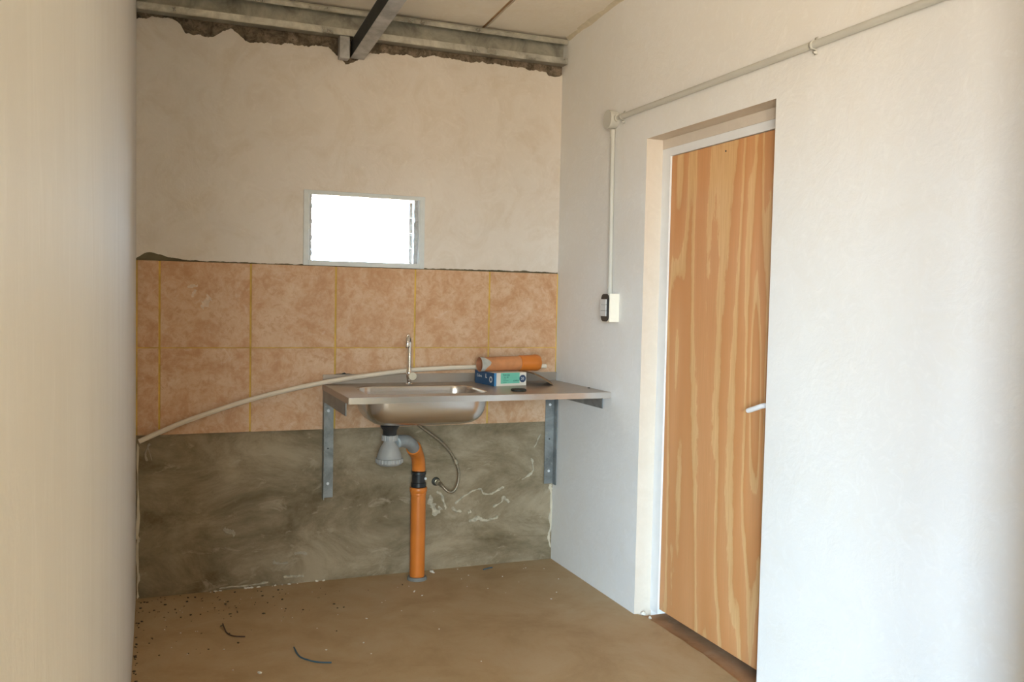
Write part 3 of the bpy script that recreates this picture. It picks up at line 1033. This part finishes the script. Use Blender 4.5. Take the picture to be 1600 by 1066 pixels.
hdl = obj('tap_handle', lathe(nb(), [(0, 0.0), (0.011, 0.0), (0.012, 0.018), (0.0175, 0.024), (0.0195, 0.03), (0.0195, 0.042), (0.0185, 0.0435)], (tx + 0.008, ty - 0.008, CZ + 0.045), kd, 28), 'chrome', tap, smooth=True)
obj('handle_cap', lathe(nb(), [(0, 0.042), (0.0186, 0.042), (0.0186, 0.0445), (0, 0.0452)], (tx + 0.008, ty - 0.008, CZ + 0.045), kd, 28), 'edge_paint_glint', hdl, label='pale round face coloured as a reflection')  # cream disc coloured in for a bright reflection on the knob

# ------------------------------------------------------------------ bottle trap
trap = thing('bottle_trap', 'grey plastic bottle trap hanging under the sink bowl', 'drain trap', (DXc, DYc, 0.612))
obj('waste_flange', lathe(nb(), [(0, 0.7985), (0.040, 0.7985), (0.043, 0.793), (0.040, 0.785), (0.032, 0.776), (0.030, 0.752), (0, 0.752)], (DXc, DYc, 0), seg=28), 'black_pvc', trap, smooth=True, label='black waste fitting')


def ribbed(r, z0, z1, nr, amp):
    bm_ = nb()
    ks = nr * 4
    rings_ = []
    for z in (z0, z1):
        rings_.append([bm_.verts.new((DXc + (r + (amp if k % 4 < 2 else 0)) * math.cos(2 * PI * k / ks), DYc + (r + (amp if k % 4 < 2 else 0)) * math.sin(2 * PI * k / ks), z)) for k in range(ks)])
    for k in range(ks):
        bm_.faces.new((rings_[0][k], rings_[0][(k + 1) % ks], rings_[1][(k + 1) % ks], rings_[1][k]))
    bm_.faces.new(rings_[0][::-1])
    bm_.faces.new(rings_[1])
    return bm_


obj('lock_nut', ribbed(0.034, 0.7265, 0.7515, 20, 0.002), 'grey_pvc', trap)
obj('trap_body', lathe(nb(), [(0, 0.7262), (0.026, 0.7262), (0.028, 0.718), (0.036, 0.706), (0.045, 0.688), (0.052, 0.668), (0.057, 0.648), (0.058, 0.6465), (0, 0.6465)], (DXc, DYc, 0), seg=36), 'grey_pvc', trap, smooth=True)
cup = obj('trap_cup', lathe(nb(), [(0, 0.6278), (0.058, 0.6278), (0.055, 0.621), (0.045, 0.615), (0.03, 0.612), (0, 0.611)], (DXc, DYc, 0), seg=36), 'grey_pvc', trap, smooth=True)
obj('cup_ring', ribbed(0.0605, 0.628, 0.646, 26, 0.002), 'grey_pvc', cup)
SX, SY = 1.172, -0.11      # stand pipe axis
op = smooth_path([(DXc + 0.024, DYc + 0.006, 0.712), (DXc + 0.052, DYc + 0.028, 0.717), (1.062, -0.278, 0.709), (1.095, -0.238, 0.688), (1.119, -0.199, 0.6635)], 7)
obj('outlet_elbow', tube(nb(), op, [0.024] * 3 + [0.029] * (len(op) - 3), 24), 'grey_pvc2', trap, smooth=True, label='curved blue grey outlet pipe')

# ------------------------------------------------------------------ orange drain
dr = thing('drain_pipe', 'upright orange drain pipe with black coupling rising from the floor', 'pipe', (SX, SY, 0))
eb = smooth_path([(1.126, -0.187, 0.653), (1.150, -0.150, 0.622), (1.1665, -0.121, 0.583), (SX, SY, 0.545), (SX, SY, 0.532)], 7)
obj('elbow', tube(nb(), eb, [0.0335] * 3 + [0.032] * (len(eb) - 3), 28), 'orange', dr, smooth=True)
obj('elbow_rim', tube(nb(), [(1.1195, -0.1975, 0.6625), (1.132, -0.178, 0.646)], 0.0355, 28), 'orange', dr, smooth=True)
cp = obj('coupling', lathe(nb(), [(0, 0.531), (0.036, 0.531), (0.0365, 0.519), (0.0325, 0.516), (0.0325, 0.480), (0.0365, 0.476), (0.0370, 0.458), (0.034, 0.455), (0, 0.455)], (SX, SY, 0), seg=32), 'black_pvc', dr, smooth=True, label='black rubber coupling')
obj('clamp_screw', lathe(nb(), [(0, 0), (0.006, 0), (0.006, 0.008), (0, 0.008)], (SX + 0.026, SY - 0.019, 0.498), (0.6, -0.8, 0), 10), 'handle', cp)
obj('pipe_socket', lathe(nb(), [(0.030, 0.4545), (0.0400, 0.4545), (0.0425, 0.450), (0.0425, 0.436), (0.0392, 0.431), (0.038, 0.428), (0.0388, 0.426), (0.0370, 0.4155), (0.030, 0.4155)], (SX, SY, 0), seg=36, close=True), 'orange', dr, smooth=True)
obj('stand_pipe', lathe(nb(), [(0, 0.415), (0.0362, 0.415), (0.0362, 0.017), (0, 0.017)], (SX, SY, 0), seg=36), 'orange', dr, smooth=True)
obj('floor_ring', lathe(nb(), [(0, 0.0003), (0.048, 0.0003), (0.048, 0.008), (0.044, 0.016), (0, 0.016)], (SX, SY, 0), seg=36), 'seal', dr, smooth=True, label='grey ring at the floor')

# ------------------------------------------------------------------ water hose and wall valve
vx, vz = 1.297, 0.452
hose = thing('water_hose', 'braided water hose looping from under the sink to the wall outlet', 'hose', (1.12, -0.1, 0.42))
hp = smooth_path([(1.118, -0.105, 0.930), (1.125, -0.104, 0.84), (1.150, -0.100, 0.775), (1.182, -0.095, 0.747), (1.245, -0.088, 0.701), (1.295, -0.083, 0.661), (1.343, -0.08, 0.608), (1.373, -0.08, 0.555),
                  (1.388, -0.08, 0.503), (1.383, -0.08, 0.453), (1.370, -0.08, 0.423), (1.351, -0.079, 0.411), (1.331, -0.076, 0.417), (1.315, -0.069, 0.433), (1.304, -0.058, 0.446), (vx, -0.045, vz)], 8)
obj('hose_line', tube(nb(), hp, 0.0072, 12), 'hose', hose, smooth=True)
obj('ferrule', tube(nb(), [(1.3655, -0.08, 0.574), (1.3745, -0.08, 0.553)], 0.0095, 12), 'brass', hose, smooth=True)
obj('hose_nut', tube(nb(), [(1.306, -0.063, 0.443), (1.2985, -0.048, 0.4515)], 0.012, 6), 'brass', hose)
val = thing('wall_outlet', 'small metal water outlet set in the bare cement wall', 'valve', (vx, -0.02, vz))
obj('outlet_body', lathe(nb(), [(0, -0.004), (0.014, -0.004), (0.014, 0.012), (0.010, 0.014), (0.010, 0.032), (0, 0.032)], (vx, -0.004, vz), (0, -1, 0), 18), 'brass', val, smooth=True)
obj('outlet_rose', lathe(nb(), [(0, -0.006), (0.022, -0.006), (0.021, -0.002), (0.015, 0.001), (0, 0.001)], (vx - 0.002, -0.003, vz), (0, -1, 0), 20), 'black_rubber', val, smooth=True)

# ------------------------------------------------------------------ long cream pipe bent from the left corner to the counter
pp = smooth_path([(-0.083, -0.035, 0.716), (0.02, -0.038, 0.762), (0.136, -0.045, 0.810), (0.383, -0.055, 0.8915), (0.641, -0.065, 0.953), (0.880, -0.066, 0.9915), (1.13, -0.066, 1.0195), (1.30, -0.067, 1.029), (1.46, -0.070, 1.0335), (1.65, -0.072, 1.0345), (1.853, -0.074, 1.035)], 8)
bm = tube(nb(), pp, 0.0112, 8, cap=True)
cpipe = tag(obj('plastic_pipe', bm, 'cream_pvc', smooth=True), 'long bent cream plastic pipe leaning from the left corner across the sink top', 'pipe')

# ------------------------------------------------------------------ carton on the worktop
bx = thing('carton', 'blue and white cardboard carton with teal label on the sink top', 'box', (1.570, -0.1564, CZ + 0.0002))
BW, BD, BH = 0.178, 0.205, 0.064
ang = math.radians(7)
RM = Matrix.Translation((1.570, -0.1564, CZ + 0.0003)) @ Matrix.Rotation(ang, 4, 'Z')


def part(name, bm_, mat, parent, smooth=False, label=None):
    bmesh.ops.transform(bm_, matrix=RM, verts=bm_.verts)
    return obj(name, bm_, mat, parent, smooth, label)


hx, hy = BW / 2, BD / 2
part('carton_body', rbox(-hx + 0.0005, hx, -hy + 0.0005, hy, 0, BH, 0.0008, 1), 'white_card', bx)
side = part('blue_side', boxes((-hx - 0.0004, -hx + 0.0004, -hy, hy, 0.0003, BH - 0.0003)), 'blue', bx, label='blue printed side')
part('corner_strip', boxes((-hx - 0.0004, -hx + 0.012, -hy - 0.0003, -hy + 0.0004, 0.0003, BH - 0.0003)), 'light_blue', bx)
lab = part('label_panel', boxes((-hx + 0.036, hx - 0.038, -hy - 0.0005, -hy + 0.0004, 0.012, BH - 0.0006)), 'teal', bx, label='teal product label')


def text_mesh(body, size, ext=0.0003):
    cu = bpy.data.curves.new('txt', 'FONT')
    cu.body = body
    cu.size = size
    cu.extrude = ext
    cu.align_x = 'LEFT'
    ob = bpy.data.objects.new('txt', cu)
    C.objects.link(ob)
    dg = bpy.context.evaluated_depsgraph_get()
    me = bpy.data.meshes.new_from_object(ob.evaluated_get(dg))
    bpy.data.objects.remove(ob)
    b2 = nb()
    b2.from_mesh(me)
    bpy.data.meshes.remove(me)
    return b2


def front_text(body, size, x, z, mat, parent, name='lettering', sx=1.0):
    b2 = text_mesh(body, size)
    bmesh.ops.scale(b2, vec=(sx, 1, 1), verts=b2.verts)
    bmesh.ops.rotate(b2, verts=b2.verts, cent=(0, 0, 0), matrix=Matrix.Rotation(PI / 2, 3, 'X'))
    bmesh.ops.translate(b2, verts=b2.verts, vec=(x, -hy - 0.0007, z))
    return part(name, b2, mat, parent)


def side_text(body, size, y, z, mat, parent, name='lettering', sx=1.0):
    b2 = text_mesh(body, size)
    bmesh.ops.scale(b2, vec=(sx, 1, 1), verts=b2.verts)
    bmesh.ops.rotate(b2, verts=b2.verts, cent=(0, 0, 0), matrix=Matrix.Rotation(PI / 2, 3, 'X'))
    bmesh.ops.rotate(b2, verts=b2.verts, cent=(0, 0, 0), matrix=Matrix.Rotation(-PI / 2, 3, 'Z'))
    bmesh.ops.translate(b2, verts=b2.verts, vec=(-hx - 0.0006, y, z))
    return part(name, b2, mat, parent)


front_text('TW32E', 0.0125, -hx + 0.046, 0.0485, 'ink', lab)
front_text('WC 100', 0.007, -hx + 0.053, 0.0395, 'ink', lab)
front_text('63ME4', 0.0105, hx - 0.073, 0.0215, 'ink', lab)
for zz, ww in ((0.033, 0.016), (0.0255, 0.028), (0.0175, 0.018)):
    part('print_line', boxes((-hx + 0.05, -hx + 0.05 + ww, -hy - 0.0008, -hy - 0.0004, zz, zz + 0.0014)), 'ink', lab)
bm = nb()
star = []
for k in range(40):
    a = 2 * PI * k / 40
    rr = 0.0195 if k % 2 else 0.0172
    star.append((hx - 0.021 + rr * math.cos(a), 0.034 + rr * math.sin(a)))
prism(bm, star, 'y', -hy - 0.0008, -hy - 0.0003)
seal = part('seal_badge', bm, 'navy', bx, label='round navy serrated badge')
front_text('20', 0.017, hx - 0.0305, 0.0285, 'white_ink', seal)
side_text('Cobra', 0.019, hy - 0.022, 0.034, 'white_ink', side, sx=1.1)
bm = nb()
lathe(bm, [(0.009, 0), (0.0155, 0), (0.0155, 0.0006), (0.009, 0.0006)], (-hx - 0.0004, -hy + 0.034, 0.030), (-1, 0, 0), 28, close=True)
part('round_mark', bm, 'white_ink', side)
part('tap_mark', boxes((-hx - 0.0009, -hx - 0.0003, -0.018, -0.012, 0.034, 0.054), (-hx - 0.0009, -hx - 0.0003, -0.028, -0.018, 0.034, 0.037)), 'white_ink', side)

# ------------------------------------------------------------------ orange pipe offcut on the carton
of = thing('pipe_offcut', 'short dusty orange pipe piece with socket lying on the blue carton', 'pipe', (1.60, -0.16, 1.02))
a0 = Vector((1.447, -0.186, 1.0555))
a1 = Vector((1.775, -0.150, 1.0595))
ax = (a1 - a0).normalized()
Ln = (a1 - a0).length
ro = 0.0352
obj('offcut_tube', lathe(nb(), [(ro, 0.0), (ro, Ln * 0.68), (ro - 0.003, Ln * 0.68), (ro - 0.003, 0.0)], a0, ax, 40, close=True), 'orange_dusty', of, smooth=True)
obj('offcut_socket', lathe(nb(), [(ro + 0.0003, Ln * 0.665), (ro + 0.0035, Ln * 0.672), (ro + 0.0042, Ln * 0.70), (ro + 0.0042, Ln * 0.90), (ro + 0.0060, Ln * 0.92), (ro + 0.0060, Ln * 0.965), (ro + 0.003, Ln), (ro - 0.001, Ln), (ro - 0.001, Ln * 0.69), (ro + 0.0003, Ln * 0.681)], a0, ax, 40, close=True), 'orange', of, smooth=True, label='bright orange socket end')
obj('inner_lining', lathe(nb(), [(ro - 0.0031, 0.001), (ro - 0.0031, Ln * 0.99), (ro - 0.0036, Ln * 0.99), (ro - 0.0036, 0.001)], a0, ax, 40, close=True), 'orange_inner', of, smooth=True)
# cement smear around the open end: pointed grey collar
bm = nb()
e1 = (Vector((0, 0, 1)) - ax * ax.z).normalized()
e2 = ax.cross(e1)
ra, rb_ = [], []
for k in range(48):
    a = 2 * PI * k / 48
    d = e1 * math.cos(a) + e2 * math.sin(a)
    front = max(0.0, d.dot(Vector((-0.3, -1, 0.25)).normalized()))
    ln = 0.020 + 0.042 * front ** 5 + 0.003 * fr(math.cos(a) * 3 + math.sin(a), 2, 3, 4.4)
    ra.append(bm.verts.new(a0 + d * (ro + 0.0006) - ax * 0.0005))
    rb_.append(bm.verts.new(a0 + d * (ro + 0.0006) + ax * ln))
for k in range(48):
    bm.faces.new((ra[k], ra[(k + 1) % 48], rb_[(k + 1) % 48], rb_[k]))
obj('cement_collar', bm, 'cement_smear', of, smooth=True, label='pale grey cement smear at the open end')

# ------------------------------------------------------------------ curled cardboard leaning against the carton, rubber disc
bm = nb()
G = []
for i in range(15):
    s = i / 14
    row = []
    for j in range(7):
        q = j / 6
        x = 1.697 + 0.105 * s + 0.055 * q * (0.35 + s)
        y = -0.288 + 0.20 * q + 0.012 * s
        z = CZ + 0.0016 + 0.056 * (1 - s) ** 1.15 + 0.010 * math.sin(PI * s) * (0.3 + q)
        row.append((x, y, z))
    G.append(row)
T_, B_ = [], []
for row in G:
    T_.append([bm.verts.new((x, y, z + 0.0022)) for x, y, z in row])
    B_.append([bm.verts.new((x, y, z)) for x, y, z in row])
for i in range(14):
    for j in range(6):
        bm.faces.new((T_[i][j], T_[i + 1][j], T_[i + 1][j + 1], T_[i][j + 1])).material_index = 0
        bm.faces.new((B_[i][j + 1], B_[i + 1][j + 1], B_[i + 1][j], B_[i][j])).material_index = 1
for i in range(14):
    bm.faces.new((B_[i][0], B_[i + 1][0], T_[i + 1][0], T_[i][0]))
    bm.faces.new((T_[i][6], T_[i + 1][6], B_[i + 1][6], B_[i][6]))
for j in range(6):
    bm.faces.new((T_[0][j], T_[0][j + 1], B_[0][j + 1], B_[0][j]))
    bm.faces.new((B_[14][j], B_[14][j + 1], T_[14][j + 1], T_[14][j]))
tag(obj('cardboard_scrap', bm, ['cardboard', 'dark_underside'], smooth=True), 'curled brown cardboard scrap with dark underside beside the carton', 'cardboard')
tag(obj('rubber_disc', lathe(nb(), [(0, 0.0002), (0.034, 0.0002), (0.036, 0.002), (0.036, 0.008), (0.033, 0.010), (0.028, 0.0085), (0, 0.0085)], (1.532, -0.487, CZ), seg=36), 'black_rubber', smooth=True), 'round black rubber disc lying near the front of the sink top', 'disc')
bm = nb()
prism(bm, [(0.775, 0.9993), (0.862, 0.9993), (0.848, 1.0018), (0.832, 1.0022), (0.826, 1.0075), (0.818, 1.0062), (0.812, 1.0022), (0.79, 1.0015)], 'y', -0.0135, -0.0058)
tag(obj('sealant_scrap', bm, 'black_rubber'), 'small black scrap on the sink upstand near its left end', 'scrap')
tag(obj('rubber_crumb', lathe(nb(), [(0, 0.0002), (0.006, 0.0002), (0.0075, 0.002), (0.004, 0.004), (0, 0.0045)], (1.922, -0.43, CZ), seg=9), 'black_rubber'), 'tiny black crumb on the worktop against the right wall', 'crumb')

# ------------------------------------------------------------------ electrical conduit
cz, cyj = 2.207, -0.592
hc = thing('ceiling_conduit', 'grey conduit pipe running along the right wall above the door', 'conduit', (W - 0.014, -3.0, cz))
obj('conduit_run', tube(nb(), [(W - 0.0135, cyj - 0.052, cz), (W - 0.0135, REAR + 0.01, cz)], 0.0122, 20), 'conduit', hc, smooth=True)


def saddle(parent, y, ragged):
    bm_ = nb()
    for i in range(2):
        pass
    pr = []
    for k in range(11):
        a = PI * k / 10
        pr.append((math.cos(a), math.sin(a)))
    rr = 0.0132
    out = []
    for yy in (y - 0.007, y + 0.007):
        ring = [bm_.verts.new((W - 0.0005, yy, cz + 0.026)), bm_.verts.new((W - 0.003, yy, cz + 0.0145))]
        ring += [bm_.verts.new((W - 0.0135 - rr * s, yy, cz + rr * c)) for c, s in pr]
        ring += [bm_.verts.new((W - 0.003, yy, cz - 0.0145)), bm_.verts.new((W - 0.0005, yy, cz - 0.030))]
        out.append(ring)
    for k in range(len(out[0]) - 1):
        bm_.faces.new((out[0][k], out[0][k + 1], out[1][k + 1], out[1][k]))
    o_ = obj('saddle_clip', bm_, 'conduit', parent, smooth=True)
    md_ = o_.modifiers.new('thickness', 'SOLIDIFY')
    md_.thickness = 0.0016
    md_.offset = 0
    obj('clip_screw', tube(nb(), smooth_path([(W - 0.001, y, cz - 0.022), (W - 0.012, y - 0.002, cz - 0.023), (W - 0.016, y - 0.014, cz - 0.027)], 4), 0.0042, 10), 'conduit', o_, smooth=True)
    return o_


saddle(hc, -1.93, False)
saddle(hc, cyj - 0.085, True)
vc = thing('switch_conduit', 'grey conduit pipe dropping from the round junction box to the switch', 'conduit', (W - 0.0125, cyj, 1.412))
obj('conduit_drop', tube(nb(), [(W - 0.0125, cyj - 0.012, 1.4115), (W - 0.0125, cyj, 2.1535)], 0.0108, 18), 'conduit', vc, smooth=True)
obj('conduit_socket', tube(nb(), [(W - 0.0128, cyj, 2.128), (W - 0.0128, cyj, 2.1625)], 0.0125, 18), 'conduit', vc, smooth=True)
obj('conduit_socket', tube(nb(), [(W - 0.0128, cyj - 0.012, 1.4115), (W - 0.0128, cyj - 0.012, 1.432)], 0.0124, 18), 'conduit', vc, smooth=True)
jb = thing('junction_box', 'round grey conduit junction box beside the top of the door', 'junction box', (W, cyj, cz - 0.042))
obj('box_body', lathe(nb(), [(0, 0.0003), (0.040, 0.0003), (0.0415, 0.004), (0.0425, 0.036), (0, 0.036)], (W, cyj, cz), (-1, 0, 0), 40), 'conduit', jb, smooth=True)
obj('box_lid', lathe(nb(), [(0, 0.0362), (0.0425, 0.0362), (0.043, 0.040), (0.0415, 0.0435), (0, 0.044)], (W, cyj, cz), (-1, 0, 0), 40), 'conduit', jb, smooth=True)
obj('spigot', lathe(nb(), [(0, 0.036), (0.016, 0.036), (0.016, 0.0515), (0, 0.0515)], (W - 0.0165, cyj, cz), (0, -1, 0), 20), 'conduit', jb, smooth=True)

# ------------------------------------------------------------------ light switch
sw = thing('light_switch', 'cream surface switch box with black plate and grey rockers on the right wall', 'switch', (W, -0.635, 1.28))
SY0, SY1, SZ0, SZ1 = -0.673, -0.597, 1.281, 1.4105
obj('switch_box', rbox(W - 0.050, W - 0.0005, SY0, SY1, SZ0, SZ1, 0.002, 2), 'white_pvc', sw, smooth=True)
pl = [(y, z) for y, z in rrect(SY0 + 0.003, SY1 - 0.003, SZ0 + 0.002, SZ1 - 0.002, 0.024, 8)]
plate = obj('switch_plate', prism(nb(), pl, 'x', W - 0.055, W - 0.0502), 'black_pvc', sw, label='black switch plate')
for k in range(3):
    z0 = SZ0 + 0.026 + k * 0.0262
    obj('rocker', rbox(W - 0.0615, W - 0.0552, SY0 + 0.016, SY1 - 0.006, z0, z0 + 0.0252, 0.0012, 1), 'toggle', plate)

# ------------------------------------------------------------------ scraps on the floor
tag(obj('wire_offcut', tube(nb(), smooth_path([(0.245, -0.44, 0.004), (0.248, -0.50, 0.0035), (0.254, -0.55, 0.003), (0.275, -0.59, 0.003), (0.318, -0.611, 0.003)], 6), 0.0027, 8), 'brown_wire', smooth=True), 'short curved brown wire scrap lying on the floor', 'wire')
tag(obj('wire_offcut', tube(nb(), smooth_path([(0.483, -0.80, 0.009), (0.488, -0.86, 0.004), (0.502, -0.905, 0.0034), (0.545, -0.955, 0.0034), (0.595, -0.978, 0.0034)], 6), 0.003, 8), 'blue_wire', smooth=True), 'short curved blue wire scrap lying on the floor', 'wire')
tag(obj('wire_offcut', tube(nb(), smooth_path([(1.53, -0.075, 0.003), (1.56, -0.062, 0.0034), (1.585, -0.058, 0.0034)], 5), 0.0028, 8), 'blue_wire', smooth=True), 'tiny dark blue wire scrap on the floor near the cement wall', 'wire')


def lump(bm_, x, y, r, seed, fl=0.55, z=0.0):
    rn = random.Random(seed)
    m_ = Matrix.Translation((x, y, z + r * fl * 0.8)) @ Matrix.Rotation(rn.random() * 6.3, 4, 'Z') @ Matrix.Diagonal((r * (0.8 + rn.random() * 0.8), r * (0.6 + 0.5 * rn.random()), r * fl, 1))
    res = bmesh.ops.create_icosphere(bm_, subdivisions=1, radius=1.0, matrix=m_)
    for v in res['verts']:
        v.co += Vector((rn.uniform(-1, 1), rn.uniform(-1, 1), rn.uniform(-0.4, 0.6))) * r * 0.18


for i, (x, y, r, lb) in enumerate(((1.975, -0.905, 0.011, 'white plaster crumb at the foot of the door frame, farther one'), (1.998, -0.925, 0.009, 'white plaster crumb at the foot of the door frame, nearer one'))):
    bm = nb()
    lump(bm, x, y, r, 50 + i, 0.8, -0.014 if x > 1.976 else 0.0)
    tag(obj('plaster_crumb', bm, 'white_bit'), lb, 'crumb', 'plaster crumbs by the door')
bm = nb()
lump(bm, 0.335, -0.985, 0.009, 71)
tag(obj('plaster_crumb', bm, 'white_bit'), 'white plaster crumb on the open floor in front of the blue wire scrap', 'crumb')
bm = nb()
lump(bm, 1.27, -0.03, 0.012, 73)
lump(bm, 1.275, -0.045, 0.007, 74)
tag(obj('plaster_crumb', bm, 'white_bit'), 'white plaster crumb on the floor right of the orange drain pipe', 'crumb')
rd = random.Random(11)
bm = nb()
for i in range(110):
    x = L + 0.02 + (abs(rd.gauss(0, 0.42)) % 1.95)
    y = -0.01 - abs(rd.gauss(0, 0.32))
    if abs(x - SX) < 0.09 and y > -0.2:
        continue
    lump(bm, x, max(y, -2.2), rd.choice((0.0022, 0.003, 0.004, 0.0055)), 100 + i, 0.5)
for i in range(40):
    lump(bm, L + 0.006 + 0.012 * rd.random(), -0.02 - 1.3 * rd.random(), 0.004 * rd.random() + 0.0015, 400 + i, 0.6)
nd = len(bm.faces)
for i in range(60):
    x = rd.uniform(0.0, 1.85)
    y = -0.02 - abs(rd.gauss(0, 0.5))
    if abs(x - SX) < 0.09 and y > -0.2:
        continue
    lump(bm, x, max(y, -2.3), rd.choice((0.0022, 0.003, 0.0042)), 700 + i, 0.5)
for i in range(26):
    lump(bm, rd.uniform(0.2, 0.75), rd.uniform(-0.004, 0.0), 0.006 * rd.random() + 0.002, 800 + i, 0.6)
bm.faces.ensure_lookup_table()
for f in bm.faces[nd:]:
    f.material_index = 1
o_ = obj('floor_grit', bm, ['dark_bit', 'white_bit'], kind='stuff')
tag(o_, 'dark and pale grit scattered over the dusty floor', 'grit')
